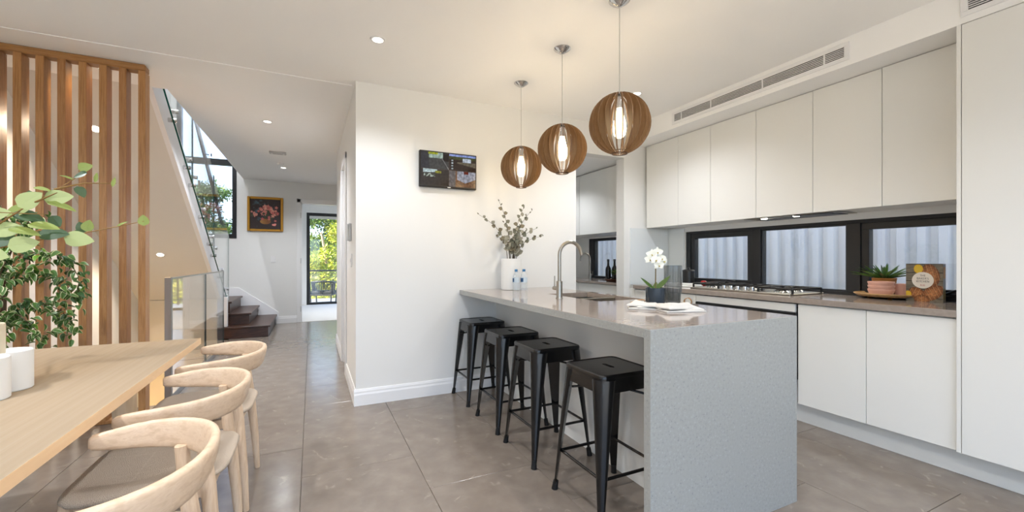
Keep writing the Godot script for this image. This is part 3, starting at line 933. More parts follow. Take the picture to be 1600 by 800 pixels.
# ------------------------------------------------------------------ kitchen along the wall
func kitchen() -> void:
	# wall cabinets
	var zs := [-3.553, -3.107, -2.726, -2.283, -1.842, -1.424, -1.0]
	var wn := ["narrow end white wall cabinet next to the pantry opening", "second white wall cabinet from the pantry opening", "third white wall cabinet from the pantry opening", "white wall cabinet holding the rangehood over the hob", "white wall cabinet over the fixed middle window", "white wall cabinet against the tall cabinet"]
	for k in 6:
		var t := thing("wall_cabinet", wn[k], "cabinet", Vector3(3.35, 1.525, (zs[k] + zs[k + 1]) * 0.5), 0.0, "white handleless wall cabinets")
		var d: float = (zs[k + 1] - zs[k]) * 0.5
		obj("body", bx(S(), Vector3(0.021, 0.004, -d), Vector3(0.349, 0.903, d)), lacquer, t)
		obj("door", bx(S(), Vector3(0, 0, -d + 0.0015), Vector3(0.019, 0.900, d - 0.0015), 0.0015), lacquer, t)
	# rangehood let into the underside
	var h := thing("rangehood", "slim stainless undermount rangehood with two lit lamps under the wall cabinets", "rangehood", Vector3(3.50, 1.525, -2.06))
	obj("plate", bx(S(), Vector3(-0.11, -0.004, -0.36), Vector3(0.15, 0.0, 0.36), 0.001), steel, h)
	obj("filter", bx(S(), Vector3(-0.02, -0.008, -0.31), Vector3(0.13, -0.003, 0.31), 0.001), mat(Color(0.45, 0.45, 0.45), 0.4, 1.0), h)
	obj("control_panel", bx(S(), Vector3(-0.10, -0.009, 0.05), Vector3(-0.04, -0.003, 0.30), 0.001), mat(Color(0.25, 0.26, 0.27), 0.3, 0.6), h)
	for z in [-0.21, 0.05]:
		obj("lamp", lathe(S(), [[0.0, -0.010], [0.022, -0.010], [0.026, -0.004]], Vector3(-0.06, 0, z), 16), emit(Color(1, 0.97, 0.92), 6.0), h)
		var l := SpotLight3D.new()
		l.name = "hood_light"
		l.light_energy = 0.12
		l.light_color = Color(1, 0.95, 0.88)
		l.light_size = 0.02
		l.spot_angle = 65
		l.spot_range = 10.0
		l.spot_attenuation = 2.0
		l.shadow_enabled = true
		h.add_child(l, true)
		l.position = Vector3(-0.06, -0.016, z)
		l.rotation.x = -PI / 2
	# base cabinets and built-in oven
	var bz := [[-3.49, -2.70, "white base cabinet left of the oven"], [-1.820, -1.412, "white base cabinet right of the oven"], [-1.412, -1.0, "white base cabinet beside the tall cabinet"]]
	for s in bz:
		var t := thing("base_cabinet", s[2], "cabinet", Vector3(3.13, 0.15, (s[0] + s[1]) * 0.5), 0.0, "white handleless base cabinets")
		var d: float = (s[1] - s[0]) * 0.5
		obj("body", bx(S(), Vector3(0.021, 0, -d), Vector3(0.569, 0.714, d)), lacquer, t)
		obj("door", bx(S(), Vector3(0, 0.0, -d + 0.0015), Vector3(0.019, 0.708, d - 0.0015), 0.0015), lacquer, t)
	var hous := thing("oven_housing", "white cabinet panel framing the black oven under the hob", "cabinet", Vector3(3.13, 0.15, -2.268))
	obj("body", bx(S(), Vector3(0.03, 0, -0.43), Vector3(0.569, 0.16, 0.43)), lacquer, hous)
	obj("drawer_front", bx(S(), Vector3(0, 0, -0.43), Vector3(0.019, 0.165, 0.43), 0.0015), lacquer, hous)
	obj("top_panel", bx(S(), Vector3(0, 0.650, -0.43), Vector3(0.019, 0.708, 0.43), 0.0015), lacquer, hous)
	var ov := thing("oven", "black built-in oven, its top edge and side just showing past the island", "oven", Vector3(3.118, 0.318, -2.267))
	obj("body", bx(S(), Vector3(0.03, 0, -0.42), Vector3(0.55, 0.463, 0.42)), black_m, ov)
	obj("door", bx(S(), Vector3(0, 0, -0.428), Vector3(0.028, 0.36, 0.443), 0.002), black_m, ov)
	obj("control_panel", bx(S(), Vector3(0, 0.364, -0.428), Vector3(0.028, 0.480, 0.443), 0.002), black_m, ov)
	obj("handle", tube(S(), [Vector3(-0.03, 0.33, -0.34), Vector3(-0.03, 0.33, 0.34)], 0.008, 10), steel, ov)
	# tall cabinet
	var tc := thing("tall_cabinet", "tall white cabinet at the right edge, reaching up to the bulkhead", "cabinet", Vector3(3.11, 0.15, -0.98))
	obj("gable", bx(S(), Vector3(0.0, -0.0, -0.018), Vector3(0.59, 2.278, 0.0), 0.001), lacquer, tc)
	obj("body", bx(S(), Vector3(0.02, 0, 0.001), Vector3(0.59, 2.278, 1.5)), lacquer, tc)
	obj("door", bx(S(), Vector3(-0.002, 0, 0.003), Vector3(0.018, 2.272, 0.74), 0.0015), lacquer, tc)
	obj("door", bx(S(), Vector3(-0.002, 0, 0.743), Vector3(0.018, 2.272, 1.48), 0.0015), lacquer, tc)
	tag(obj("kickboard", bx(S(), Vector3(3.215, 0, -3.49), Vector3(3.235, 0.15, 0.5), 0.001), lacquer), "white kickboard running under the kitchen cabinets", "kickboard")
	# worktop and end splashback
	tag(obj("worktop", bx(S(), Vector3(3.11, 0.866, -3.50), Vector3(3.70, BENCH, -1.0), 0.002), quartz), "long brown-grey stone worktop under the strip window", "worktop")
	var sp := mat(Color(0.88, 0.90, 0.905), 0.06)
	tag(obj("splashback", bx(S(), Vector3(3.14, BENCH, -3.584), Vector3(3.70, 1.52, -3.565), 0.001), sp), "pale glossy glass splashback at the end of the bench", "splashback")
	tag(obj("splashback", bx(S(), Vector3(3.688, BENCH, -3.562), Vector3(3.70, 1.52, -3.34), 0.001), sp), "narrow pale glass splashback left of the strip window", "splashback")
	tag(obj("filler_panel", bx(S(), Vector3(3.13, 0.0, -3.565), Vector3(3.70, 0.862, -3.495), 0.001), lacquer), "white filler panel closing the bench against the end wall", "panel")
	cooktop()
	# air vents in the bulkhead
	vent(Vector3(3.12, 2.523, -2.23), 1.41, 0.068, "long white linear air vent in the bulkhead above the wall cabinets", [-0.62, -0.30, 0.16, 0.59])
	vent(Vector3(3.12, 2.523, -0.25), 1.41, 0.068, "second linear air vent at the top right corner above the tall cabinet", [-0.3, 0.3])
	# pantry
	for k in 2:
		var z0 := -5.115 + 0.935 * k
		var t := thing("wall_cabinet", ["white pantry wall cabinet at the far end, seen through the opening", "white pantry wall cabinet nearest the opening"][k], "cabinet", Vector3(3.22, 1.50, z0 - 0.01), 0.0, "")
		obj("body", bx(S(), Vector3(0.021, 0.0, -0.465), Vector3(0.478, 0.79, 0.465)), lacquer, t)
		obj("door", bx(S(), Vector3(0, 0, -0.465), Vector3(0.019, 0.785, 0.463), 0.0015), lacquer, t)
		var u := thing("base_cabinet", ["white pantry base cabinet under the far end of the pantry bench", "white pantry base cabinet nearest the opening"][k], "cabinet", Vector3(3.20, 0.12, z0 - 0.01), 0.0, "")
		obj("body", bx(S(), Vector3(0.021, 0.0, -0.465), Vector3(0.499, 0.755, 0.465)), lacquer, u)
		obj("door", bx(S(), Vector3(0, 0, -0.465), Vector3(0.019, 0.75, 0.463), 0.0015), lacquer, u)
	tag(obj("worktop", bx(S(), Vector3(3.18, 0.877, -5.59), Vector3(3.70, BENCH, -3.72), 0.002), quartz), "brown-grey stone worktop in the pantry", "worktop")

func vent(at: Vector3, length: float, high: float, label: String, mullions: Array) -> void:
	var v := thing("air_vent", label, "vent", at)
	var h := length * 0.5
	var k := high * 0.5
	var st := S()
	for s in [-1.0, 1.0]:
		bx(st, Vector3(-0.008, s * (k + 0.012) - 0.012, -h - 0.03), Vector3(0.0, s * (k + 0.012) + 0.012, h + 0.03), 0.002)
		bx(st, Vector3(-0.008, -k, s * (h + 0.015) - 0.015), Vector3(0.0, k, s * (h + 0.015) + 0.015), 0.002)
	obj("frame", st, trim_m, v)
	obj("cavity", bx(S(), Vector3(-0.0015, -k, -h), Vector3(-0.0005, k, h)), mat(Color(0.10, 0.09, 0.08), 0.9), v)
	for i in 7:
		var y := -k + high * (i + 0.0) / 6.0
		obj("blade", rbox(S(), Vector3(-0.004, y, 0), Vector3(0.009, 0.0042, length), 0.0006), trim_m, v)
	for m in mullions:
		obj("mullion", rbox(S(), Vector3(-0.0065, 0, m), Vector3(0.006, high, 0.010), 0.001), trim_m, v)

func cooktop() -> void:
	var c := thing("gas_hob", "stainless five-burner gas hob with black trivets set in the worktop", "hob", Vector3(3.46, BENCH, -2.40))
	obj("plate", rbox(S(), Vector3(0, 0.006, 0), Vector3(0.44, 0.012, 0.92), 0.004), steel, c)
	var iron := mat(Color(0.03, 0.03, 0.032), 0.5)
	var burn := [[-0.09, -0.32, 0.035], [0.11, -0.32, 0.045], [0.05, 0.0, 0.06], [-0.09, 0.32, 0.045], [0.11, 0.32, 0.035]]
	for b in burn:
		var o := obj("burner", lathe(S(), [[b[2] + 0.012, 0.012], [b[2] + 0.01, 0.02], [b[2], 0.022], [b[2], 0.028], [0.0, 0.028]], Vector3(b[0], 0, b[1]), 20), chrome, c)
		obj("burner_cap", lathe(S(), [[b[2] - 0.006, 0.028], [b[2] - 0.006, 0.034], [b[2] - 0.012, 0.036], [0.0, 0.036]], Vector3(b[0], 0, b[1]), 20), iron, o)
	for g in [[-0.32, 0.27], [0.0, 0.30], [0.32, 0.27]]:
		var z: float = g[0]
		var w: float = g[1] * 0.5
		var st := S()
		var x0 := -0.18
		if z == 0.0:
			x0 = -0.08
		for s in [-1.0, 1.0]:
			bar(st, Vector3(x0, 0.046, z + s * w), Vector3(0.19, 0.046, z + s * w), 0.012, 0.014, 0.002)
		for x in [x0, 0.19]:
			bar(st, Vector3(x, 0.046, z - w), Vector3(x, 0.046, z + w), 0.012, 0.014, 0.002)
			for s in [-1.0, 1.0]:
				rbox(st, Vector3(x, 0.027, z + s * w), Vector3(0.014, 0.036, 0.014), 0.002)
		for b in burn:
			if absf(b[1] - z) < 0.01:
				for q in 4:
					var dv := Vector3(cos(q * PI / 2), 0, sin(q * PI / 2))
					bar(st, Vector3(b[0], 0.050, b[1]) + dv * 0.025, Vector3(b[0], 0.050, b[1]) + dv * 0.09, 0.009, 0.010, 0.002)
		obj("trivet", st, iron, c)
	for k in 5:
		obj("knob", lathe(S(), [[0.021, 0.012], [0.021, 0.014], [0.017, 0.018], [0.016, 0.042], [0.014, 0.045], [0.0, 0.045]], Vector3(-0.165, 0, -0.14 + 0.066 * k), 18), chrome, c)

# ------------------------------------------------------------------ island and stools
func island() -> void:
	var t := thing("kitchen_island", "grey stone waterfall-ended kitchen island with a polished brown-grey top", "island")
	# top with the sink cut-out: 1.69..2.07 by -2.88..-2.22
	var st := S()
	bx(st, Vector3(1.195, 0.868, -3.584), Vector3(1.69, BENCH, -1.245))
	bx(st, Vector3(2.07, 0.868, -3.584), Vector3(2.13, BENCH, -1.245))
	bx(st, Vector3(1.69, 0.868, -3.584), Vector3(2.07, BENCH, -2.88))
	bx(st, Vector3(1.69, 0.868, -2.22), Vector3(2.07, BENCH, -1.245))
	obj("top", st, quartz, t)
	obj("waterfall_end", bx(S(), Vector3(1.193, 0, -1.28), Vector3(2.132, 0.9035, -1.243), 0.0015), quartz_side, t)
	obj("front_edge", bx(S(), Vector3(1.193, 0.867, -3.584), Vector3(1.196, 0.9035, -1.2805), 0.0005), quartz_side, t)
	obj("back_panel", bx(S(), Vector3(1.545, 0, -3.583), Vector3(1.565, 0.868, -1.281)), lacquer, t)
	obj("body", bx(S(), Vector3(1.566, 0.12, -3.583), Vector3(2.08, 0.66, -1.282)), lacquer, t)
	for k in 4:
		obj("door", bx(S(), Vector3(2.085, 0.13, -3.57 + 0.572 * k), Vector3(2.104, 0.86, -3.57 + 0.572 * k + 0.568), 0.0015), lacquer, t)
	# sink
	var s := thing("double_sink", "stainless undermount double-bowl sink in the island top", "sink", Vector3(1.88, BENCH, -2.55))
	for b in [[-0.325, 0.005], [0.03, 0.325]]:
		st = S()
		var x0 := -0.185
		var x1 := 0.185
		bx(st, Vector3(x0, -0.20, b[0]), Vector3(x1, -0.195, b[1]))
		bx(st, Vector3(x0, -0.20, b[0]), Vector3(x0 + 0.004, -0.036, b[1]))
		bx(st, Vector3(x1 - 0.004, -0.20, b[0]), Vector3(x1, -0.036, b[1]))
		bx(st, Vector3(x0, -0.20, b[0]), Vector3(x1, -0.036, b[0] + 0.004))
		bx(st, Vector3(x0, -0.20, b[1] - 0.004), Vector3(x1, -0.036, b[1]))
		var bo := obj("bowl", st, steel, s)
		obj("drain", lathe(S(), [[0.04, -0.195], [0.038, -0.191], [0.02, -0.193], [0.0, -0.193]], Vector3(0, 0, (b[0] + b[1]) * 0.5), 20), chrome, bo)
	obj("divider", bx(S(), Vector3(-0.186, -0.05, 0.004), Vector3(0.186, -0.012, 0.031), 0.003), steel, s)
	st = S()
	for e in [[-0.193, -0.335, -0.183, 0.335], [0.183, -0.335, 0.193, 0.335], [-0.19, -0.335, 0.19, -0.323], [-0.19, 0.323, 0.19, 0.335]]:
		bx(st, Vector3(e[0], -0.06, e[1]), Vector3(e[2], -0.036, e[3]))
	obj("flange", st, steel, s)
	# tap
	var tp := thing("kitchen_tap", "brushed steel gooseneck tap standing at the island sink", "tap", Vector3(1.574, BENCH, -2.52))
	obj("base", lathe(S(), [[0.026, 0.0], [0.026, 0.004], [0.026, 0.004], [0.0215, 0.006], [0.0215, 0.118], [0.0205, 0.121], [0.013, 0.122]], Vector3.ZERO, 24), steel, tp)
	var pts := [Vector3(0, 0.115, 0), Vector3(0, 0.22, 0), Vector3(0, 0.30, 0)]
	for k in 13:
		var a := PI - (PI * 0.93) * k / 12.0
		pts.append(Vector3(0.092 + 0.092 * cos(a), 0.305 + 0.092 * sin(a), 0))
	pts.append(pts[-1] + Vector3(0.006, -0.02, 0))
	obj("spout", tube(S(), pts, 0.0125, 16), steel, tp)
	st = S()
	tube(st, [Vector3(0.0, 0.068, -0.015), Vector3(0.0, 0.068, -0.075)], 0.014, 14)
	tube(st, [Vector3(0.0, 0.075, -0.066), Vector3(0.004, 0.155, -0.070)], 0.0045, 10)
	obj("lever", st, steel, tp)

	# stools
	var stool := make_stool()
	var zs := [-1.66, -2.265, -2.775, -3.365]
	var labels := ["black metal bar stool nearest the camera, by the waterfall end", "second black metal bar stool from the waterfall end", "third black metal bar stool from the waterfall end", "black metal bar stool farthest back, beside the white end wall"]
	for k in 4:
		if k == 0:
			stool.position = Vector3(1.318, 0, zs[0])
			stool.set_meta("label", labels[0])
		else:
			dup(stool, "bar_stool", labels[k], Vector3(1.318, 0, zs[k]))

func rounded_square(h: float, r: float, n := 5) -> PackedVector2Array:
	var p := PackedVector2Array()
	for q in 4:
		var c := Vector2(h - r, h - r) * Vector2([1, -1, -1, 1][q], [1, 1, -1, -1][q])
		for k in n + 1:
			var a := PI / 2 * (q + float(k) / n)
			p.append(c + Vector2(cos(a), sin(a)) * r)
	return p

func make_stool() -> Node3D:
	var t := thing("bar_stool", "black metal bar stool", "stool", Vector3.ZERO, 0.0, "black metal bar stools along the island")
	var m := mat(Color(0.05, 0.05, 0.053), 0.24)
	# seat: rounded square plate with a hand slot, rolled edge and skirt
	var st := S()
	var outer := rounded_square(0.146, 0.032)
	for side in 2:
		var half := PackedVector2Array()
		var sg := 1.0 if side == 0 else -1.0
		var pts := []
		for p in outer:
			if p.x * sg > 0.0:
				pts.append(p)
		pts.sort_custom(func(a, b): return atan2(a.y, a.x * sg) < atan2(b.y, b.x * sg))
		half.append(Vector2(0, -0.146))
		for p in pts:
			half.append(p)
		half.append(Vector2(0, 0.146))
		half.append(Vector2(0, 0.042))
		for k in 5:
			var a := PI / 2 - PI / 2 * k / 4.0
			half.append(Vector2(sg * 0.013 * cos(a), 0.029 + 0.013 * sin(a)))
		for k in 5:
			var a := -PI / 2 * k / 4.0
			half.append(Vector2(sg * 0.013 * cos(a), -0.029 + 0.013 * sin(a)))
		half.append(Vector2(0, -0.042))
		prism(st, half, 0.004, Transform3D(Basis(Vector3(1, 0, 0), Vector3(0, 0, -1), Vector3(0, 1, 0)), Vector3(0, 0.652, 0)))
	obj("seat", st, m, t)
	st = S()
	var rings := []
	for r in [[0.144, 0.656], [0.149, 0.6595], [0.154, 0.658], [0.157, 0.652], [0.1575, 0.642], [0.1575, 0.642], [0.156, 0.640], [0.158, 0.62], [0.162, 0.578], [0.162, 0.578], [0.158, 0.578], [0.158, 0.578], [0.153, 0.64]]:
		var ring := PackedVector3Array()
		for p in rounded_square(r[0], 0.034):
			ring.append(Vector3(p.x, r[1], p.y))
		rings.append(ring)
	loft(st, rings, false, false)
	obj("skirt", st, m, t)
	var rod := S()
	for s in [[-1, -1], [1, -1], [1, 1], [-1, 1]]:
		var o := Vector3(s[0], 0, s[1]).normalized()
		var q := Vector3(-o.z, 0, o.x)
		st = S()
		rings = []
		for k in 7:
			var f := k / 6.0
			var d := lerpf(0.168, 0.262, pow(f, 0.9))
			var c := o * d + Vector3(0, lerpf(0.635, 0.03, f), 0)
			var w := lerpf(0.108, 0.030, pow(f, 0.85))
			var ring := PackedVector3Array()
			for j in 9:
				var a := PI * j / 8.0
				ring.append(c + q * (w * 0.5 * cos(a)) + o * (w * 0.36 * sin(a)))
				if j == 0 or j == 8:
					ring.append(ring[-1])
			ring.append(c)
			rings.append(ring)
		loft(st, rings)
		var lg := obj("leg", st, m, t)
		obj("rubber_foot", tube(S(), [o * 0.262 + Vector3(0, 0.045, 0), o * 0.270], [0.014, 0.0165], 10), mat(Color(0.02, 0.02, 0.02), 0.7), lg)
	for k in 4:
		var a := PI / 4 + PI / 2 * k
		var b := a + PI / 2
		var y := 0.205
		var r := 0.236
		obj("footrest", tube(S(), [Vector3(cos(a) * r, y, sin(a) * r), Vector3(cos(b) * r, y, sin(b) * r)], 0.0075, 10), m, t)
		if k < 2:
			var c := a + PI
			tube(rod, [Vector3(cos(a) * 0.18, 0.535, sin(a) * 0.18), Vector3(0, 0.565 + 0.015 * k, 0), Vector3(cos(c) * 0.18, 0.535, sin(c) * 0.18)], 0.006, 8)
	obj("brace", rod, m, t)
	return t

# ------------------------------------------------------------------ dining table and chairs
func dining() -> void:
	var t := thing("dining_table", "long pale oak dining table with a slim bare top in the left foreground", "table", Vector3(-1.02, 0, -1.62))
	var st := S()
	var hw := 0.475
	var hl := 1.175
	var rings := []
	for r in [[-0.030, 0.703], [-0.030, 0.703], [0.0, 0.718], [0.0, 0.718], [0.0, 0.749], [-0.001, 0.75], [-0.001, 0.75]]:
		var ring := PackedVector3Array()
		for q in [[1, 1], [1, -1], [-1, -1], [-1, 1]]:
			var p := Vector3(q[0] * (hw + r[0]), r[1], q[1] * (hl + r[0]))
			ring.append(p)
			ring.append(p)
		rings.append(ring)
	loft(st, rings)
	obj("tabletop", st, oak, t)
	var leg_m := grain(Color(0.88, 0.795, 0.68), Color(0.83, 0.735, 0.61), Vector3(6, 0.6, 6), 0.45, 5)
	for sx in [-1.0, 1.0]:
		for sz in [-1.0, 1.0]:
			obj("leg", tube(S(), [Vector3(sx * 0.325, 0.703, sz * 0.60), Vector3(sx * 0.33, 0.60, sz * 0.605), Vector3(sx * 0.345, 0.002, sz * 0.625), Vector3(sx * 0.345, 0.0, sz * 0.625)], [0.040, 0.040, 0.024, 0.022], 18), leg_m, t)
	st = S()
	for sz in [-1.0, 1.0]:
		bx(st, Vector3(-0.33, 0.66, sz * 0.60 - 0.012), Vector3(0.33, 0.703, sz * 0.60 + 0.012), 0.002)
	for sx in [-1.0, 1.0]:
		bx(st, Vector3(sx * 0.33 - 0.012, 0.66, -0.60), Vector3(sx * 0.33 + 0.012, 0.703, 0.60), 0.002)
	obj("apron", st, leg_m, t)

	var ch := make_chair()
	var zs := [-1.275, -1.90, -2.54]
	var labels := ["pale timber dining chair with a curved back, nearest the camera", "middle pale timber dining chair of the three along the table", "pale timber dining chair at the far end of the table"]
	for k in 3:
		var at := Vector3(-0.45, 0, zs[k])
		if k == 0:
			ch.position = at
			ch.set_meta("label", labels[0])
		else:
			dup(ch, "dining_chair", labels[k], at)

func make_chair() -> Node3D:   # faces -x
	var t := thing("dining_chair", "pale timber dining chair", "chair", Vector3.ZERO, 0.0, "pale timber dining chairs along the table")
	var a0 := Color(0.875, 0.775, 0.665)
	var a1 := Color(0.80, 0.685, 0.565)
	var wood := grain(a0, a1, Vector3(3, 6, 3), 0.42, 41)
	var woodv := grain(a0, a1, Vector3(8, 0.8, 8), 0.42, 42)
	# bow: arms and back in one curved piece
	var path := []
	for s in [-1.0, 1.0]:
		pass
	var line := []
	for k in 5:
		line.append([Vector3(-0.085 + 0.085 * k / 5.0, 0, -0.236 - 0.012 * k / 5.0), 0.0, k / 5.0 * 0.45])
	for k in 25:
		var a := -PI / 2 + PI * k / 24.0
		line.append([Vector3(0.218 * pow(maxf(cos(a), 0.0), 0.85), 0, 0.250 * signf(sin(a)) * pow(absf(sin(a)), 0.9)), 1.0, 0.45 + 0.55 * pow(cos(a), 0.6)])
	for k in range(4, -1, -1):
		line.append([Vector3(-0.085 + 0.085 * k / 5.0, 0, 0.236 + 0.012 * k / 5.0), 0.0, k / 5.0 * 0.45])
	var rings := []
	for i in line.size():
		var p: Vector3 = line[i][0]
		var tg: Vector3 = (line[mini(i + 1, line.size() - 1)][0] - line[maxi(i - 1, 0)][0]).normalized()
		var out := Vector3(-tg.z, 0, tg.x)
		if out.dot(p - Vector3(-0.05, 0, 0)) < 0.0: out = -out
		var g: float = line[i][2]
		var hh := lerpf(0.019, 0.046, pow(g, 0.8))
		var th := lerpf(0.016, 0.0135, g)
		var yc := lerpf(0.684, 0.677, g) + 0.004 * g
		var upv := (Vector3.UP + out * 0.22 * g).normalized()
		var o2 := tg.cross(upv).normalized()
		if o2.dot(out) < 0.0: o2 = -o2
		var ring := PackedVector3Array()
		for j in 16:
			var a := TAU * j / 16.0
			var ca := signf(cos(a)) * pow(absf(cos(a)), 0.65)
			var sa := signf(sin(a)) * pow(absf(sin(a)), 0.65)
			ring.append(p + Vector3(0, yc, 0) + o2 * th * ca + upv * hh * sa)
		if i == 0 or i == line.size() - 1:
			var c := p + Vector3(0, yc, 0)
			var small := PackedVector3Array()
			for q in ring:
				small.append(c + (q - c) * 0.72 + (p - line[1 if i == 0 else i - 1][0]).normalized() * 0.006)
			if i == 0:
				rings.append(small)
				rings.append(ring)
			else:
				rings.append(ring)
				rings.append(small)
		else:
			rings.append(ring)
	obj("curved_back", loft(S(), rings), wood, t)
	for sz in [-1.0, 1.0]:
		obj("leg", tube(S(), [Vector3(0.118, 0.655, 0.197 * sz), Vector3(0.128, 0.54, 0.203 * sz), Vector3(0.14, 0.43, 0.208 * sz), Vector3(0.16, 0.2, 0.219 * sz), Vector3(0.172, 0.004, 0.227 * sz), Vector3(0.172, 0.0, 0.227 * sz)], [0.0165, 0.020, 0.0225, 0.019, 0.013, 0.012], 14), woodv, t)
		obj("leg", tube(S(), [Vector3(-0.205, 0.452, 0.205 * sz), Vector3(-0.21, 0.38, 0.208 * sz), Vector3(-0.222, 0.18, 0.218 * sz), Vector3(-0.232, 0.004, 0.227 * sz), Vector3(-0.232, 0.0, 0.227 * sz)], [0.019, 0.022, 0.018, 0.013, 0.012], 14), woodv, t)
		obj("side_rail", bar(S(), Vector3(0.135, 0.418, 0.205 * sz), Vector3(-0.205, 0.418, 0.205 * sz), 0.02, 0.05, 0.005), wood, t)
	obj("rear_rail", bar(S(), Vector3(0.138, 0.418, -0.205), Vector3(0.138, 0.418, 0.205), 0.02, 0.05, 0.005), wood, t)
	obj("front_rail", bar(S(), Vector3(-0.207, 0.418, -0.205), Vector3(-0.207, 0.418, 0.205), 0.02, 0.05, 0.005), wood, t)
	var seat_m := mat(Color(0.76, 0.70, 0.63), 0.85)
	seat_m.normal_enabled = true
	seat_m.normal_texture = noise_tex(55, 0.2, [], 256, FastNoiseLite.TYPE_SIMPLEX, FastNoiseLite.FRACTAL_FBM, 0.0, true)
	seat_m.uv1_triplanar = true
	seat_m.uv1_scale = Vector3.ONE * 6.0
	rings = []
	for r in [[-0.012, 0.442], [0.0, 0.446], [0.004, 0.455], [-0.004, 0.464], [-0.03, 0.468], [-0.12, 0.462]]:
		var ring := PackedVector3Array()
		for j in 36:
			var a := TAU * j / 36.0
			var ca := signf(cos(a)) * pow(absf(cos(a)), 0.45)
			var sa := signf(sin(a)) * pow(absf(sin(a)), 0.45)
			ring.append(Vector3(-0.03 + (0.215 + r[0]) * ca, r[1], (0.235 - 0.02 * ca + r[0]) * sa))
		rings.append(ring)
	obj("seat", loft(S(), rings), seat_m, t)
	return t

# ------------------------------------------------------------------ lamps and wall fittings
func fittings() -> void:
	# three pendants over the island
	var t := thing("pendant_lamp", "ball-shaped pendant lamp of upright walnut blades", "pendant lamp", Vector3.ZERO, 0.0, "walnut ball pendants over the island")
	obj("canopy", lathe(S(), [[0.058, 0.0], [0.058, -0.004], [0.058, -0.004], [0.050, -0.012], [0.022, -0.030], [0.006, -0.036], [0.0, -0.036]]), chrome, t)
	obj("cord", tube(S(), [Vector3(0, -0.034, 0), Vector3(0, -0.512, 0)], 0.0022, 6), mat(Color(0.72, 0.72, 0.70), 0.4), t)
	var yc := -0.685
	var R := 0.168
	var poly := PackedVector2Array()
	for k in 19:
		var a := lerpf(-1.36, 1.36, k / 18.0)
		poly.append(Vector2(R * cos(a), R * sin(a)))
	for k in 19:
		var a := lerpf(1.40, -1.40, k / 18.0)
		poly.append(Vector2(R * cos(a) * 0.64 + 0.004, R * sin(a) * 0.985))
	var blade := prism(S(), poly, 0.0028, Transform3D(Basis(), Vector3(0, 0, -0.0014))).commit()
	var wal := grain(Color(0.54, 0.41, 0.27), Color(0.44, 0.32, 0.195), Vector3(10, 0.7, 10), 0.45, 61)
	wal.backlight_enabled = true
	wal.backlight = Color(0.10, 0.07, 0.04)
	for k in 22:
		var b := obj("blade", blade, wal, t)
		b.position = Vector3(0, yc, 0)
		b.rotation.y = TAU * (k + 0.5) / 22.0
	var st := S()
	for y in [R * 0.955, R * 0.985]:
		lathe(st, [[0.030, yc + y - 0.002], [0.032, yc + y], [0.030, yc + y + 0.002], [0.004, yc + y + 0.002]], Vector3.ZERO, 20)
	obj("top_cap", st, chrome, t)
	st = S()
	for y in [-R * 0.90, -R * 0.985]:
		var ring := []
		for k in 25:
			ring.append(Vector3(0.042 * cos(TAU * k / 24.0), yc + y, 0.042 * sin(TAU * k / 24.0)))
		tube(st, ring, 0.0022, 6)
	obj("bottom_ring", st, mat(Color(0.30, 0.2, 0.13), 0.3, 0.8), t)
	obj("socket", lathe(S(), [[0.014, -0.60], [0.018, -0.60], [0.018, -0.60], [0.018, -0.54], [0.012, -0.525], [0.0, -0.52]]), chrome, t)
	obj("bulb", lathe(S(), [[0.0, -0.765], [0.018, -0.761], [0.031, -0.745], [0.036, -0.715], [0.033, -0.675], [0.022, -0.63], [0.014, -0.60]], Vector3.ZERO, 20), emit(Color(1.0, 0.88, 0.68), 9.0), t)
	var l := OmniLight3D.new()
	l.name = "bulb_light"
	l.light_color = Color(1.0, 0.90, 0.74)
	l.light_energy = 0.10
	l.light_size = 0.03
	l.omni_range = 12.0
	l.omni_attenuation = 2.0
	l.shadow_enabled = true
	t.add_child(l)
	l.position = Vector3(0, -0.70, 0)
	var zs := [-1.84, -2.43, -3.05]
	var labels := ["largest walnut ball pendant, nearest the camera over the island", "middle walnut ball pendant of the row of three", "farthest walnut ball pendant, nearest the end wall"]
	for k in 3:
		if k == 0:
			t.position = Vector3(1.54, CEIL, zs[0])
			t.set_meta("label", labels[0])
		else:
			dup(t, "pendant_lamp", labels[k], Vector3(1.54, CEIL, zs[k]), 0.05 * k)
	# ceiling downlights: those in view and the rest of the rows
	var day := Color(0.97, 0.98, 1.0)
	downlight(Vector3(0.39, CEIL, -2.85), Vector3.DOWN, "ceiling downlight in front of the monitor wall", 1.5, day, "")
	downlight(Vector3(-0.416, CEIL, -5.04), Vector3.DOWN, "nearer ceiling downlight in the hall", 3.0, day, "")
	downlight(Vector3(-0.40, CEIL, -7.475), Vector3.DOWN, "farther ceiling downlight in the hall near the back wall", 2.6, day, "")
	downlight(Vector3(2.54, CEIL, -2.81), Vector3.DOWN, "ceiling downlight half hidden by the nearest pendant", 1.5, day, "")
	for p in [[0.39, -1.0], [1.7, -0.8], [0.39, 0.9], [1.9, 0.9], [-1.6, -2.4], [-1.6, -0.6], [-1.6, 1.2], [-3.2, -2.4], [-3.2, -0.6], [-3.2, 1.2], [2.75, -4.6]]:
		downlight(Vector3(p[0], CEIL if p[1] > -4.0 else 2.30, p[1]), Vector3.DOWN, "ceiling downlight outside the picture", 0.7 if p[1] < -4.0 else (2.6 if p[0] == -1.6 and p[1] < 0.0 else 1.5), day, "downlights outside the picture")
	for p in [[0.5, -10.2], [1.8, -10.2]]:
		var dl := Vector3(p[0], 2.6, p[1])
		downlight(dl, Vector3.DOWN, "ceiling downlight in the carpeted room, hidden behind the doorway wall", 3.0, day, "downlights in the carpeted room")
	for p in [-4.6, -7.0]:
		downlight(Vector3(-1.65, 5.2, p), Vector3.DOWN, "ceiling downlight high over the upper stair flight, out of view", 4.0, day, "downlights over the upper stairs")
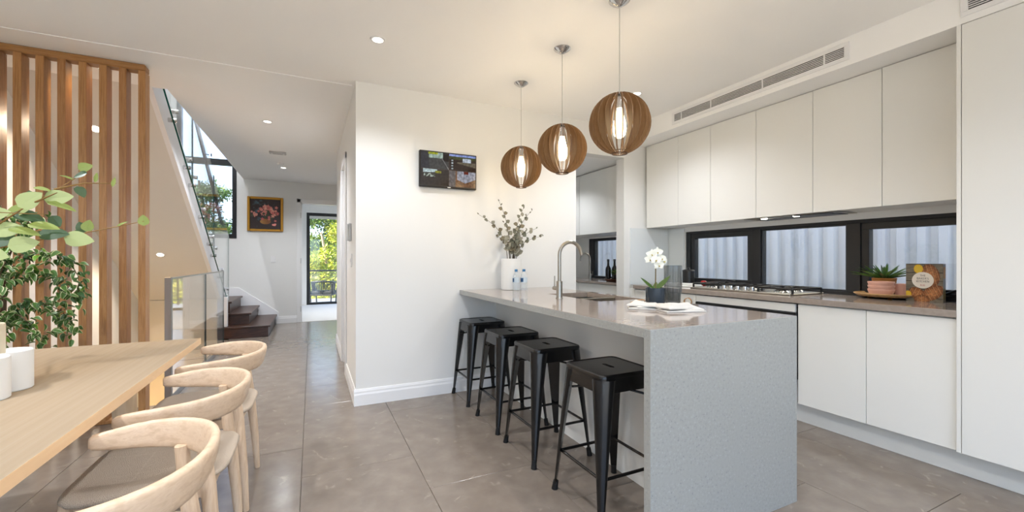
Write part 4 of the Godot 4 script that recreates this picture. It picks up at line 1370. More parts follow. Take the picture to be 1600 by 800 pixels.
	# small white fittings on the hall ceiling
	var sd := thing("ceiling_sensor", "small white rectangular fitting on the hall ceiling between the downlights", "sensor", Vector3(-0.41, CEIL, -6.43))
	obj("body", rbox(S(), Vector3(0, -0.012, 0), Vector3(0.20, 0.024, 0.09), 0.006), mat(Color(0.72, 0.72, 0.72), 0.5), sd)
	for s in [-1.0, 1.0]:
		obj("lens", lathe(S(), [[0.0, -0.03], [0.01, -0.028], [0.014, -0.022]], Vector3(0.07 * s, 0, 0), 14), trim_m, sd)
	var smd := thing("smoke_detector", "small white smoke detector on the hall ceiling by the farther downlight", "smoke detector", Vector3(-0.42, CEIL, -7.15))
	obj("body", lathe(S(), [[0.0, -0.03], [0.035, -0.028], [0.045, -0.02], [0.05, 0.0]], Vector3.ZERO, 20), trim_m, smd)
	# monitor with four camera pictures
	var mo := thing("wall_monitor", "small flat wall monitor showing four security camera pictures", "monitor", Vector3(1.08, 1.955, -3.585))
	mo.rotation.x = 0.02
	obj("casing", rbox(S(), Vector3(0, 0, 0.030), Vector3(0.515, 0.31, 0.034), 0.005), mat(Color(0.10, 0.075, 0.06), 0.3), mo)
	obj("bracket", bx(S(), Vector3(-0.1, -0.1, 0.0), Vector3(0.1, 0.1, 0.014)), black_m, mo)
	st = S()
	quad(st, Vector3(-0.247, -0.138, 0.0476), Vector3(0.247, -0.138, 0.0476), Vector3(0.247, 0.145, 0.0476), Vector3(-0.247, 0.145, 0.0476))
	var scr := mat(Color(0.25, 0.25, 0.25), 0.15)
	scr.albedo_texture = feeds()
	scr.emission_enabled = true
	scr.emission_texture = scr.albedo_texture
	scr.emission = Color.BLACK
	scr.emission_energy_multiplier = 0.55
	obj("screen", st, scr, mo)
	obj("badge", bx(S(), Vector3(-0.012, -0.151, 0.047), Vector3(0.016, -0.145, 0.0485)), trim_m, mo)
	# painting
	var pa := thing("painting", "gold-framed flower painting on the back wall of the hall", "painting", Vector3(-0.755, 1.995, -8.8))
	st = S()
	for s in [-1.0, 1.0]:
		rbox(st, Vector3(s * 0.262, 0, 0.018), Vector3(0.042, 0.62, 0.036), 0.008)
		rbox(st, Vector3(0, s * 0.290, 0.018), Vector3(0.48, 0.042, 0.036), 0.008)
	obj("frame", st, mat(Color(0.72, 0.52, 0.17), 0.35, 0.5), pa)
	st = S()
	for s in [-1.0, 1.0]:
		bx(st, Vector3(s * 0.241 - 0.008, -0.27, 0.006), Vector3(s * 0.241 + 0.008, 0.27, 0.022))
		bx(st, Vector3(-0.24, s * 0.268 - 0.008, 0.006), Vector3(0.24, s * 0.268 + 0.008, 0.022))
	obj("inner_frame", st, mat(Color(0.10, 0.055, 0.03), 0.5), pa)
	st = S()
	quad(st, Vector3(-0.24, -0.27, 0.012), Vector3(0.24, -0.27, 0.012), Vector3(0.24, 0.27, 0.012), Vector3(-0.24, 0.27, 0.012))
	var pm := mat(Color.WHITE, 0.5)
	pm.albedo_texture = flowers()
	obj("canvas", st, pm, pa)
	# switches and the intercom on the hall wall
	var sw := thing("light_switch", "white light switch on the back wall below the painting", "switch", Vector3(-0.634, 1.18, -8.8))
	obj("plate", rbox(S(), Vector3(0, 0, 0.005), Vector3(0.075, 0.115, 0.01), 0.003), trim_m, sw)
	obj("rocker", rbox(S(), Vector3(-0.012, 0, 0.011), Vector3(0.014, 0.03, 0.006), 0.002), trim_m, sw)
	obj("rocker", rbox(S(), Vector3(0.012, 0, 0.011), Vector3(0.014, 0.03, 0.006), 0.002), trim_m, sw)
	var ic := thing("intercom", "white handset intercom on the hall wall near the corner", "intercom", Vector3(0.32, 1.42, -4.02))
	obj("base", rbox(S(), Vector3(-0.012, 0, 0), Vector3(0.024, 0.16, 0.09), 0.006), mat(Color(0.80, 0.80, 0.80), 0.35), ic)
	obj("handset", rbox(S(), Vector3(-0.034, 0, 0.02), Vector3(0.02, 0.15, 0.03), 0.008), trim_m, ic)
	var s2 := thing("light_switch", "small white switch plate on the hall wall below the intercom", "switch", Vector3(0.32, 1.17, -3.95))
	obj("plate", rbox(S(), Vector3(-0.005, 0, 0), Vector3(0.01, 0.115, 0.075), 0.003), trim_m, s2)
	obj("rocker", rbox(S(), Vector3(-0.012, 0, 0), Vector3(0.006, 0.03, 0.015), 0.002), trim_m, s2)

func feeds() -> ImageTexture:   # four dim camera pictures: a drive, a street, a garage, a paved yard
	var w := 320
	var h := 184
	var im := Image.create(w, h, false, Image.FORMAT_RGB8)
	var nz := FastNoiseLite.new()
	nz.seed = 5
	nz.frequency = 0.05
	for y in h:
		for x in w:
			var n := nz.get_noise_2d(x, y)
			var qx := 0 if x < 160 else 1
			var qy := 0 if y < 92 else 1
			var u := (x - 160.0 * qx) / 160.0
			var v := (y - 92.0 * qy) / 92.0
			var c := Color(0.10, 0.10, 0.11)
			if qx == 0 and qy == 0:
				c = Color(0.20, 0.20, 0.23) if u < 0.22 + v * 0.1 else Color(0.27, 0.27, 0.27)
				if u > 0.28 and v < 0.34: c = Color(0.62, 0.70, 0.66)
				if u > 0.26 and u < 0.6 and v < 0.12: c = Color(0.62, 0.65, 0.16)
				if u > 0.78 and v < 0.5: c = Color(0.13, 0.10, 0.09)
				if absf(u - 0.62 - v * 0.38) < 0.015 and v > 0.3: c = Color(0.5, 0.5, 0.5)
			elif qx == 1 and qy == 0:
				c = Color(0.20, 0.15, 0.13)
				if v < 0.12: c = Color(0.55, 0.62, 0.85)
				elif v < 0.3: c = Color(0.28, 0.30, 0.17)
				if u > 0.5 and u < 0.82 and v > 0.2 and v < 0.45: c = Color(0.72, 0.76, 0.82)
				if u > 0.3 and v > 0.45 and v < 0.62 + 0.3 * (u - 0.6): c = Color(0.40, 0.37, 0.31)
				if absf(u - 0.12) < 0.035 and v > 0.25: c = Color(0.66, 0.70, 0.72) if int(v * 12) % 2 == 0 else Color(0.2, 0.2, 0.2)
			elif qx == 0:
				c = Color(0.20, 0.17, 0.155)
				if u > 0.08 and u < 0.58 and v > 0.02 and v < 0.26 - 0.12 * u: c = Color(0.74, 0.82, 0.83)
				if u > 0.5 and u < 0.72 and v < 0.24 and v > 0.1: c = Color(0.55, 0.55, 0.12)
				if u > 0.1 and u < 0.5 and v > 0.28 and v < 0.5: c = Color(0.30, 0.32, 0.29) if n < 0.12 else Color(0.62, 0.66, 0.62)
			else:
				c = Color(0.46, 0.33, 0.24)
				if u > 0.3 and v < 0.75 - absf(u - 0.6) * 0.7: c = Color(0.60, 0.61, 0.66)
				if u > 0.55 and u < 0.72 and v > 0.02 and v < 0.18: c = Color(0.40, 0.12, 0.08)
				if u < 0.24: c = Color(0.42, 0.40, 0.40)
			if absf(x - 160) < 2 or absf(y - 92) < 2: c = Color(0.32, 0.27, 0.24)
			c = c * (1.0 + 0.35 * n)
			im.set_pixel(x, y, c)
	return ImageTexture.create_from_image(im)

func flowers() -> ImageTexture:   # a plain still life: pink blooms in a bowl on a dark ground
	var w := 192
	var h := 216
	var im := Image.create(w, h, false, Image.FORMAT_RGB8)
	var nz := FastNoiseLite.new()
	nz.seed = 9
	nz.frequency = 0.03
	for y in h:
		for x in w:
			var n := nz.get_noise_2d(x, y)
			var c := Color(0.15, 0.11, 0.11).lerp(Color(0.24, 0.33, 0.36), clampf(n * 1.6 + 0.25 - absf(x - 60.0) / 130.0 - maxf(0.0, y - 110.0) / 120.0, 0, 1))
			if Vector2((x - 95.0) / 34.0, (y - 160.0) / 20.0).length() < 1.0:
				c = Color(0.40, 0.26, 0.14).lerp(Color(0.56, 0.42, 0.22), clampf((110.0 - x) / 60.0, 0, 1))
			im.set_pixel(x, y, c * (1.0 + 0.2 * nz.get_noise_2d(x * 4.0, y * 4.0)))
	var r := RandomNumberGenerator.new()
	r.seed = 4
	for k in 60:
		var cx := 96.0 + r.randfn() * 34.0
		var cy := 92.0 + r.randfn() * 26.0
		var col := Color(0.70, 0.36, 0.34).lerp(Color(0.85, 0.62, 0.55), r.randf()) if k % 4 != 0 else Color(0.22, 0.24, 0.16)
		var rr := r.randf_range(8, 16)
		for y in range(int(cy - rr), int(cy + rr) + 1):
			for x in range(int(cx - rr), int(cx + rr) + 1):
				if x < 0 or y < 0 or x >= w or y >= h: continue
				var d := Vector2(x - cx, y - cy)
				var a := d.angle()
				if d.length() < rr * (0.78 + 0.22 * cos(5.0 * a + k)):
					im.set_pixel(x, y, col.darkened(0.36 * (0.5 + 0.5 * sin(d.length() * 1.3 + a * 2.0))))
	for k in 5:
		var cx := 140.0 + r.randf() * 20.0
		var cy := 176.0 + r.randf() * 12.0
		for y in range(int(cy - 6), int(cy + 7)):
			for x in range(int(cx - 8), int(cx + 9)):
				if x >= 0 and y >= 0 and x < w and y < h and Vector2((x - cx) / 8.0, (y - cy) / 6.0).length() < 1.0:
					im.set_pixel(x, y, Color(0.74, 0.48, 0.45))
	im.adjust_bcs(1.25, 1.0, 1.1)
	return ImageTexture.create_from_image(im)

# ------------------------------------------------------------------ plants, vessels and other small things
func set_leaf(parent: Node, mesh: Mesh, m: Material, pos: Vector3, dir: Vector3, face: Vector3, sc := 1.0, called := "leaf") -> void:
	var x := dir.normalized()
	var y := (face - x * face.dot(x)).normalized()
	if y.length() < 0.5: y = x.cross(Vector3.RIGHT).normalized()
	var o := obj(called, mesh, m, parent)
	o.transform = Transform3D(Basis(x, y, x.cross(y)).scaled(Vector3.ONE * sc), pos)

func leafmat(c: Color, rough := 0.5) -> StandardMaterial3D:
	var m := mat(c, rough)
	m.backlight_enabled = true
	m.backlight = Color(0.3, 0.35, 0.2)
	return m

func small_things() -> void:
	table_things()
	ficus()
	island_things()
	bench_things()
	pantry_things()

func table_things() -> void:
	# white lobed vessel with a cream cylinder on it
	var v := thing("lobed_vase", "white vessel of joined round lobes on the dining table at the left edge", "vase", Vector3(-0.965, 0.75, -1.90))
	var vm := mat(Color(0.90, 0.895, 0.88), 0.5)
	for p in [[0.06, 0.06], [0.06, -0.06], [-0.06, -0.06], [-0.06, 0.06]]:
		obj("lobe", lathe(S(), [[0.0, 0.0], [0.056, 0.0], [0.060, 0.004], [0.060, 0.127], [0.0575, 0.130], [0.054, 0.127], [0.052, 0.121], [0.0, 0.119]], Vector3(p[0], 0, p[1]), 32), vm, v)
	obj("core", lathe(S(), [[0.0, 0.0], [0.07, 0.0], [0.07, 0.121], [0.0, 0.121]], Vector3.ZERO, 24), vm, v)
	var c := thing("cream_cylinder", "smooth cream cylinder vase standing on the white lobed vessel", "vase", Vector3(-0.95, 0.872, -1.935))
	obj("body", lathe(S(), [[0.0, 0.0], [0.048, 0.0], [0.05, 0.003], [0.05, 0.097], [0.048, 0.1], [0.044, 0.1], [0.043, 0.09], [0.043, 0.09], [0.0, 0.088]], Vector3.ZERO, 32), mat(Color(0.83, 0.78, 0.68), 0.6), c)
	# round-leaved eucalyptus spray leaning out of it
	var e := thing("eucalyptus_branch", "spray of large round pale green eucalyptus leaves reaching over the table", "branch", Vector3(-0.95, 0.96, -1.935))
	var wood := mat(Color(0.55, 0.42, 0.22), 0.7)
	var org := e.position
	var twigs := [
		[Vector3(-0.955, 0.963, -1.94), Vector3(-1.02, 1.12, -1.97), Vector3(-0.94, 1.215, -1.98), Vector3(-0.847, 1.245, -1.99), Vector3(-0.732, 1.272, -2.0), Vector3(-0.628, 1.304, -2.01), Vector3(-0.569, 1.323, -2.02)],
		[Vector3(-0.955, 0.963, -1.94), Vector3(-1.03, 1.14, -1.96), Vector3(-0.96, 1.26, -1.96), Vector3(-0.86, 1.36, -1.97), Vector3(-0.782, 1.433, -1.99), Vector3(-0.732, 1.487, -2.0)],
		[Vector3(-0.80, 1.42, -1.98), Vector3(-0.73, 1.45, -2.0), Vector3(-0.649, 1.459, -2.02)],
		[Vector3(-0.86, 1.36, -1.97), Vector3(-0.80, 1.385, -1.93), Vector3(-0.76, 1.40, -1.9)],
		[Vector3(-0.955, 0.963, -1.94), Vector3(-1.1, 1.15, -1.95), Vector3(-1.02, 1.28, -1.92), Vector3(-0.92, 1.33, -1.92), Vector3(-0.80, 1.33, -1.94)],
		[Vector3(-0.955, 0.963, -1.94), Vector3(-1.15, 1.2, -2.02), Vector3(-1.25, 1.4, -2.05), Vector3(-1.3, 1.55, -2.05)]]
	for t in twigs:
		var pts := []
		var rad := []
		for k in t.size():
			pts.append(t[k] - org)
			rad.append(lerpf(0.0038, 0.0012, float(k) / (t.size() - 1)))
		obj("twig", tube(S(), pts, rad, 6), wood, e)
	var light := leafmat(Color(0.70, 0.75, 0.52), 0.5)
	var mid := leafmat(Color(0.54, 0.60, 0.30), 0.5)
	var dark := leafmat(Color(0.22, 0.34, 0.23), 0.45)
	var big := leaf(0.078, 0.056, 0.25, 0.06, 0.10)
	var small := leaf(0.044, 0.034, 0.2, 0.08, 0.1)
	var thin := leaf(0.040, 0.012, 0.4, 0.2, 0.2)
	# [x, y, z of the middle, turn in the picture plane, tilt towards the room, kind, tone]
	var L := [
		[-0.727, 1.508, -2.0, 20, 0.9, 1, 1], [-0.737, 1.477, -1.99, 200, 0.5, 1, 2], [-0.847, 1.378, -1.95, 40, 0.8, 0, 0], [-0.785, 1.392, -1.97, 12, 0.8, 0, 0],
		[-0.867, 1.395, -2.0, 100, 0.9, 1, 2], [-0.862, 1.325, -1.98, -12, 0.5, 0, 2], [-0.803, 1.312, -2.0, -60, 0.8, 1, 2], [-0.90, 1.278, -1.96, 8, 0.7, 0, 0],
		[-0.797, 1.268, -1.97, 4, 0.6, 0, 2], [-0.92, 1.243, -1.98, 8, 0.6, 0, 2], [-0.862, 1.230, -1.95, 12, 0.9, 0, 0], [-0.736, 1.250, -1.98, -8, 0.9, 0, 0],
		[-0.720, 1.300, -2.0, 80, 0.9, 1, 1], [-0.744, 1.295, -2.02, 110, 0.7, 1, 2], [-0.571, 1.327, -2.02, 95, 0.9, 1, 1], [-0.653, 1.463, -2.01, 80, 0.6, 2, 1],
		[-0.698, 1.474, -2.0, 85, 0.5, 2, 1], [-0.742, 1.42, -2.01, -60, 0.5, 1, 2], [-0.771, 1.467, -1.99, 150, 0.4, 2, 1], [-0.93, 1.327, -1.95, 15, 0.8, 0, 0],
		[-0.926, 1.197, -1.93, -15, 0.9, 0, 0], [-0.82, 1.417, -1.96, -8, 0.3, 1, 1], [-0.767, 1.362, -1.95, -18, 0.25, 0, 1], [-0.853, 1.272, -1.94, -12, 0.3, 0, 1], [-0.631, 1.310, -2.01, 40, 0.4, 2, 1],
		[-0.89, 1.345, -1.99, 30, 0.5, 0, 1], [-0.80, 1.290, -1.92, -5, 0.35, 0, 1], [-1.02, 1.35, -1.93, 60, 0.6, 0, 0], [-1.1, 1.25, -1.97, 130, 0.7, 0, 2], [-1.2, 1.42, -2.03, 100, 0.6, 0, 0], [-1.3, 1.52, -2.05, 80, 0.7, 1, 1], [-1.0, 1.22, -1.9, 200, 0.7, 0, 1]]
	for l in L:
		var a: float = deg_to_rad(l[3])
		var dir := Vector3(cos(a), sin(a), 0.15 * sin(a * 3.0))
		var kind: Mesh = [big, small, thin][l[5]]
		var ln: float = [0.078, 0.044, 0.040][l[5]]
		set_leaf(e, kind, [light, mid, dark][l[6]], Vector3(l[0], l[1], l[2]) - dir.normalized() * ln * 0.5 - org, dir, Vector3(0.25, 1.0 - l[4], l[4]))

func ficus() -> void:
	var f := thing("potted_ficus", "potted weeping fig with small cream-edged leaves between the table and the slat screen", "potted plant", Vector3(-1.62, 0, -3.40))
	obj("pot", lathe(S(), [[0.0, 0.0], [0.12, 0.0], [0.125, 0.005], [0.155, 0.28], [0.155, 0.28], [0.162, 0.285], [0.162, 0.30], [0.150, 0.30], [0.148, 0.26], [0.0, 0.26]], Vector3.ZERO, 28), mat(Color(0.75, 0.73, 0.70), 0.6), f)
	obj("soil", lathe(S(), [[0.147, 0.262], [0.1, 0.27], [0.0, 0.272]], Vector3.ZERO, 20), mat(Color(0.10, 0.07, 0.05), 1.0), f)
	var bark := mat(Color(0.36, 0.28, 0.20), 0.85)
	var trunk := S()
	for k in 2:
		var pts := []
		for i in 9:
			var a := i * 0.9 + PI * k
			pts.append(Vector3(0.05 + 0.014 * cos(a), 0.26 + i * 0.11, 0.05 + 0.014 * sin(a)))
		tube(trunk, pts, [0.014, 0.013, 0.013, 0.012, 0.012, 0.011, 0.01, 0.009, 0.007], 8)
	obj("trunk", trunk, bark, f)
	var green := Color(0.055, 0.13, 0.022)
	var cream := Color(0.50, 0.50, 0.28)
	var shapes := []
	for q in [[0.052, 0.029], [0.045, 0.026], [0.058, 0.031]]:
		shapes.append(leaf(q[0], q[1], 0.3, 0.25, 0.35, [green, cream]))
	shapes.append(leaf(0.047, 0.027, 0.3, 0.25, 0.3, [Color(0.13, 0.28, 0.03), Color(0.35, 0.42, 0.12)]))
	shapes.append(leaf(0.047, 0.027, 0.3, 0.25, 0.3, [Color(0.035, 0.085, 0.02), Color(0.05, 0.11, 0.025)]))
	var lm := leafmat(Color.WHITE, 0.38)
	lm.vertex_color_use_as_albedo = true
	lm.backlight = Color(0.12, 0.14, 0.06)
	# branches arch out and droop: path in plant space, leaf count
	var top := Vector3(0.05, 1.08, 0.05)
	var ways := [
		[[top, Vector3(0.15, 0.88 + 0.33, 0.08), Vector3(0.27, 1.21, 0.06), Vector3(0.355, 1.13, 0.05), Vector3(0.375, 1.02, 0.05), Vector3(0.36, 0.93, 0.05)], 58],
		[[Vector3(0.05, 0.98, 0.05), Vector3(0.14, 1.10, 0.12), Vector3(0.24, 1.13, 0.14), Vector3(0.31, 1.06, 0.12), Vector3(0.34, 0.97, 0.11)], 40],
		[[Vector3(0.05, 0.80, 0.05), Vector3(0.13, 0.92, 0.08), Vector3(0.23, 0.93, 0.1), Vector3(0.32, 0.87, 0.08), Vector3(0.335, 0.76, 0.07)], 48],
		[[Vector3(0.05, 0.72, 0.05), Vector3(0.10, 0.86, 0.13), Vector3(0.17, 0.88, 0.17), Vector3(0.24, 0.80, 0.18), Vector3(0.27, 0.73, 0.16)], 36],
		[[Vector3(0.05, 0.66, 0.05), Vector3(0.07, 0.82, 0.14), Vector3(0.10, 0.84, 0.2), Vector3(0.12, 0.76, 0.24), Vector3(0.12, 0.68, 0.25)], 32],
		[[top, Vector3(0.12, 1.32, 0.05), Vector3(0.18, 1.42, 0.05), Vector3(0.25, 1.40, 0.04), Vector3(0.27, 1.36, 0.04)], 22],
		[[Vector3(0.05, 1.0, 0.05), Vector3(0.09, 1.14, 0.1), Vector3(0.11, 1.16, 0.15), Vector3(0.10, 1.05, 0.18), Vector3(0.10, 0.98, 0.18)], 26],
		[[top, Vector3(0.08, 1.30, 0.08), Vector3(0.09, 1.40, 0.1), Vector3(0.06, 1.45, 0.1)], 16]]
	var more := S()
	for w in ways:
		var cv := Curve3D.new()
		for p in w[0]:
			cv.add_point(p)
		var pts := []
		for i in 9:
			pts.append(cv.sample_baked(cv.get_baked_length() * i / 8.0, true))
		obj("branch", tube(S(), pts, [0.005, 0.0045, 0.004, 0.0035, 0.003, 0.0026, 0.002, 0.0015, 0.001], 6), bark, f)
		for i in w[1]:
			var s := cv.get_baked_length() * lerpf(0.22, 1.0, (i + rng.randf()) / w[1])
			var p := cv.sample_baked(s, true) + Vector3(rng.randf_range(-1, 1), rng.randf_range(-1, 0.8), rng.randf_range(-1, 1)) * 0.032
			var dir := Vector3(rng.randf_range(-0.7, 1), rng.randf_range(-1.0, 0.05), rng.randf_range(-0.6, 1))
			var which: int = [0, 0, 1, 1, 2, 2, 3, 4, 4][rng.randi() % 9]
			set_leaf(f, shapes[which], lm, p, dir, Vector3(rng.randf_range(-0.3, 0.5), 1, rng.randf_range(0.0, 0.9)), rng.randf_range(0.8, 1.15))
	var fill := MultiMesh.new()
	fill.transform_format = MultiMesh.TRANSFORM_3D
	fill.mesh = shapes[1]
	fill.instance_count = 330
	for i in 330:
		var cv := Curve3D.new()
		var w: Array = ways[i % ways.size()]
		for p in w[0]:
			cv.add_point(p)
		var p := cv.sample_baked(cv.get_baked_length() * rng.randf_range(0.3, 1.0), true) + Vector3(rng.randfn(), rng.randfn() - 0.3, rng.randfn()) * 0.03
		fill.set_instance_transform(i, Transform3D(Basis.from_euler(Vector3(rng.randf_range(-0.6, 0.6), rng.randf() * TAU, rng.randf_range(-1.2, 0.1))), p))
	var fm := MultiMeshInstance3D.new()
	fm.multimesh = fill
	fm.material_override = lm
	fm.set_meta("kind", "stuff")
	put(fm, "inner_leaves", f)
	# the half of the crown outside the picture, as one mass of leaves
	var mm := MultiMesh.new()
	mm.transform_format = MultiMesh.TRANSFORM_3D
	mm.mesh = shapes[0]
	mm.instance_count = 420
	for i in 420:
		var a := rng.randf_range(PI * 0.55, PI * 1.45)
		var r := 0.08 + 0.30 * sqrt(rng.randf())
		var p := Vector3(cos(a) * r, rng.randf_range(0.75, 1.5) - r * 0.3, sin(a) * r * 0.8)
		mm.set_instance_transform(i, Transform3D(Basis.from_euler(Vector3(rng.randf_range(-0.6, 0.6), rng.randf() * TAU, rng.randf_range(-1.2, 0.1))), p))
	var fo := MultiMeshInstance3D.new()
	fo.multimesh = mm
	fo.material_override = lm
	fo.set_meta("kind", "stuff")
	put(fo, "foliage", f)

func island_things() -> void:
	# tall white vase with grey eucalyptus
	var v := thing("tall_vase", "tall white cylinder vase standing on the island against the end wall", "vase", Vector3(1.632, BENCH, -3.43))
	obj("body", lathe(S(), [[0.0, 0.0], [0.088, 0.0], [0.092, 0.004], [0.092, 0.276], [0.090, 0.28], [0.086, 0.28], [0.085, 0.26], [0.085, 0.03], [0.0, 0.03]], Vector3.ZERO, 36), mat(Color(0.91, 0.91, 0.90), 0.35), v)
	var e := thing("dried_eucalyptus", "bunch of grey-green eucalyptus stems in the tall white vase on the island", "branches", Vector3(1.632, BENCH + 0.24, -3.43))
	var stem := mat(Color(0.30, 0.26, 0.20), 0.8)
	var tones := [mat(Color(0.47, 0.465, 0.40), 0.7), mat(Color(0.40, 0.405, 0.34), 0.7), mat(Color(0.57, 0.56, 0.50), 0.7), mat(Color(0.45, 0.42, 0.34), 0.7)]
	var round_leaf := leaf(0.054, 0.050, 0.1, 0.05, 0.08)
	var bud := leaf(0.022, 0.012, 0.3, 0.1, 0.1)
	var ends := [[-0.13, 0.55, 0.02, 7], [-0.335, 0.42, 0.05, 7], [0.31, 0.25, 0.04, 7], [0.215, 0.49, 0.0, 7], [0.115, 0.52, 0.04, 8], [-0.10, 0.36, 0.06, 7], [0.05, 0.33, 0.08, 7], [0.13, 0.30, 0.06, 7], [-0.17, 0.24, 0.05, 6], [0.25, 0.32, 0.01, 6], [0.02, 0.24, 0.07, 6], [0.10, 0.19, 0.07, 5]]
	for q in ends:
		var tip := Vector3(q[0], q[1], q[2])
		var a := Vector3(q[0] * 0.12, 0.0, q[2] * 0.2)
		var pts := []
		for i in 7:
			var t := i / 6.0
			pts.append(a.lerp(tip, t) + Vector3(-q[0] * 0.22, 0.05, 0) * sin(PI * t))
		obj("stem", tube(S(), pts, [0.003, 0.0028, 0.0025, 0.002, 0.0017, 0.0013, 0.001], 6), stem, e)
		var n: int = q[3]
		n = int(n * 1.5)
		for i in n:
			var t := 0.24 + 0.76 * float(i) / (n - 1)
			var k := mini(int(t * 6.0), 5)
			var p: Vector3 = pts[k].lerp(pts[k + 1], t * 6.0 - k)
			var sg := 1.0 if i % 2 == 0 else -1.0
			var d := Vector3(sg * rng.randf_range(0.5, 1.0), rng.randf_range(0.0, 0.8), rng.randf_range(-0.2, 0.5))
			if t > 0.9 and rng.randf() < 0.6:
				set_leaf(e, bud, stem if rng.randf() < 0.4 else tones[1], p, d + Vector3(0, 0.6, 0), Vector3(0, 0.3, 1))
			else:
				set_leaf(e, round_leaf, tones[rng.randi() % 4], p, d, Vector3(rng.randf_range(-0.5, 0.5), rng.randf_range(-0.2, 0.6), 1), lerpf(1.1, 0.6, t) * rng.randf_range(0.85, 1.1))
	# two small water bottles
	var b := thing("water_bottle", "small clear water bottle", "bottle", Vector3.ZERO, 0.0, "small water bottles in front of the tall vase")
	obj("body", lathe(S(), [[0.0, 0.0], [0.027, 0.0], [0.030, 0.006], [0.030, 0.05], [0.028, 0.058], [0.030, 0.066], [0.030, 0.115], [0.026, 0.135], [0.014, 0.156], [0.012, 0.166], [0.012, 0.172]], Vector3.ZERO, 24), glass(Color(0.85, 0.90, 0.93), 0.22, 0.05), b)
	var lab := lathe(S(), [[0.0303, 0.072], [0.0306, 0.074], [0.0306, 0.112], [0.0303, 0.114]], Vector3.ZERO, 28)
	obj("label", lab, mat(Color(0.80, 0.86, 0.90), 0.4), b)
	var band := S()
	for s in [[2.6, 4.0], [-0.85, 0.5]]:
		for k in 8:
			var a0: float = lerpf(s[0], s[1], k / 8.0)
			var a1: float = lerpf(s[0], s[1], (k + 1) / 8.0)
			quad(band, Vector3(cos(a1), 0, sin(a1)) * 0.0309 + Vector3(0, 0.076, 0), Vector3(cos(a0), 0, sin(a0)) * 0.0309 + Vector3(0, 0.076, 0), Vector3(cos(a0), 0, sin(a0)) * 0.0309 + Vector3(0, 0.110, 0), Vector3(cos(a1), 0, sin(a1)) * 0.0309 + Vector3(0, 0.110, 0))
	obj("blue_print", band, mat(Color(0.16, 0.33, 0.50), 0.5), b)
	obj("cap", lathe(S(), [[0.0, 0.188], [0.011, 0.187], [0.0135, 0.184], [0.0135, 0.168], [0.012, 0.166]].duplicate(), Vector3.ZERO, 20), mat(Color(0.22, 0.45, 0.62), 0.4), b)
	b.position = Vector3(1.612, BENCH, -3.29)
	b.set_meta("label", "left of the two small water bottles in front of the tall vase")
	dup(b, "water_bottle", "right of the two small water bottles in front of the tall vase", Vector3(1.686, BENCH, -3.285), 0.4)
	# linen napkins heaped under the plant
	for q in [[1.695, -1.785, -0.75, 0, "white linen napkin folded at the left under the dark orchid pot"], [1.765, -1.635, -0.30, 1, "white linen napkin folded in front of the fluted glass vase"]]:
		napkin(Vector3(q[0], BENCH, q[1]), q[2], q[3], q[4])
	var nr := thing("napkin_ring", "small brass and glass napkin ring on the napkins beside the fluted vase", "napkin ring", Vector3(2.02, BENCH, -1.80), 0.5)
	var brass := mat(Color(0.83, 0.60, 0.28), 0.25, 1.0)
	obj("ring", lathe(S(), [[0.020, -0.012], [0.022, -0.012], [0.023, 0.0], [0.022, 0.012], [0.020, 0.012], [0.019, 0.0], [0.020, -0.012]], Vector3(0, 0.023, 0), 20, Basis(Vector3(0, 0, 1), PI / 2)), brass, nr)
	obj("glass_band", lathe(S(), [[0.020, 0.014], [0.0225, 0.014], [0.0225, 0.034], [0.020, 0.034]], Vector3(0.0, 0.023, 0), 20, Basis(Vector3(0, 0, 1), -PI / 2)), glass(Color(0.9, 0.85, 0.78), 0.35), nr)
	var nr2 := thing("napkin_ring", "thin brass ring lying behind the left napkin", "napkin ring", Vector3(1.775, BENCH, -1.955))
	var rg := []
	for k in 25:
		rg.append(Vector3(0.042 * cos(TAU * k / 24.0), 0.004 + 0.012 * (1.0 + cos(TAU * k / 24.0)), 0.042 * sin(TAU * k / 24.0)))
	obj("ring", tube(S(), rg, 0.0028, 8, false), brass, nr2)
	# orchid in its dark pot
	var pot := thing("orchid_pot", "dark slate-blue glazed pot holding the white orchid on the island", "pot", Vector3(1.862, BENCH + 0.002, -1.90))
	obj("body", lathe(S(), [[0.0, 0.0], [0.044, 0.0], [0.052, 0.006], [0.056, 0.022], [0.057, 0.098], [0.0555, 0.102], [0.052, 0.102], [0.051, 0.09], [0.051, 0.02], [0.0, 0.018]], Vector3.ZERO, 32), mat(Color(0.14, 0.19, 0.235), 0.22), pot)
	obj("moss", lathe(S(), [[0.051, 0.082], [0.03, 0.09], [0.0, 0.093]], Vector3.ZERO, 20), mat(Color(0.20, 0.20, 0.09), 1.0), pot)
	var o := thing("orchid", "white moth orchid with two broad dark green leaves", "orchid", Vector3(1.862, BENCH + 0.088, -1.90))
	var og := leafmat(Color(0.22, 0.34, 0.12), 0.35)
	var ol := leaf(0.125, 0.044, 0.45, 0.12, -0.15)
	var sx := Vector3(cos(0.4458), 0, sin(0.4458))
	var fz := Vector3(-sin(0.4458), 0, cos(0.4458))
	set_leaf(o, ol, og, Vector3(0, 0, 0), -sx * 1.0 + Vector3(0, 0.62, 0) + fz * 0.1, Vector3(0, 1, 0) + sx * 0.2 + fz * 0.7)
	set_leaf(o, ol, og, Vector3(0, 0, 0), sx * 1.0 + Vector3(0, 0.75, 0) - fz * 0.1, Vector3(0, 1, 0) - sx * 0.3 + fz * 0.4)
	set_leaf(o, ol, og, Vector3(0, 0, 0), fz * -1.0 + Vector3(0, 0.5, 0) + sx * 0.4, Vector3(0, 1, 0), 0.7)
	var stalk := [Vector3(0, 0, 0), Vector3(0.002, 0.08, 0), Vector3(-0.002, 0.16, 0.004), Vector3(-0.006, 0.21, 0.012), Vector3(0.0, 0.235, 0.02)]
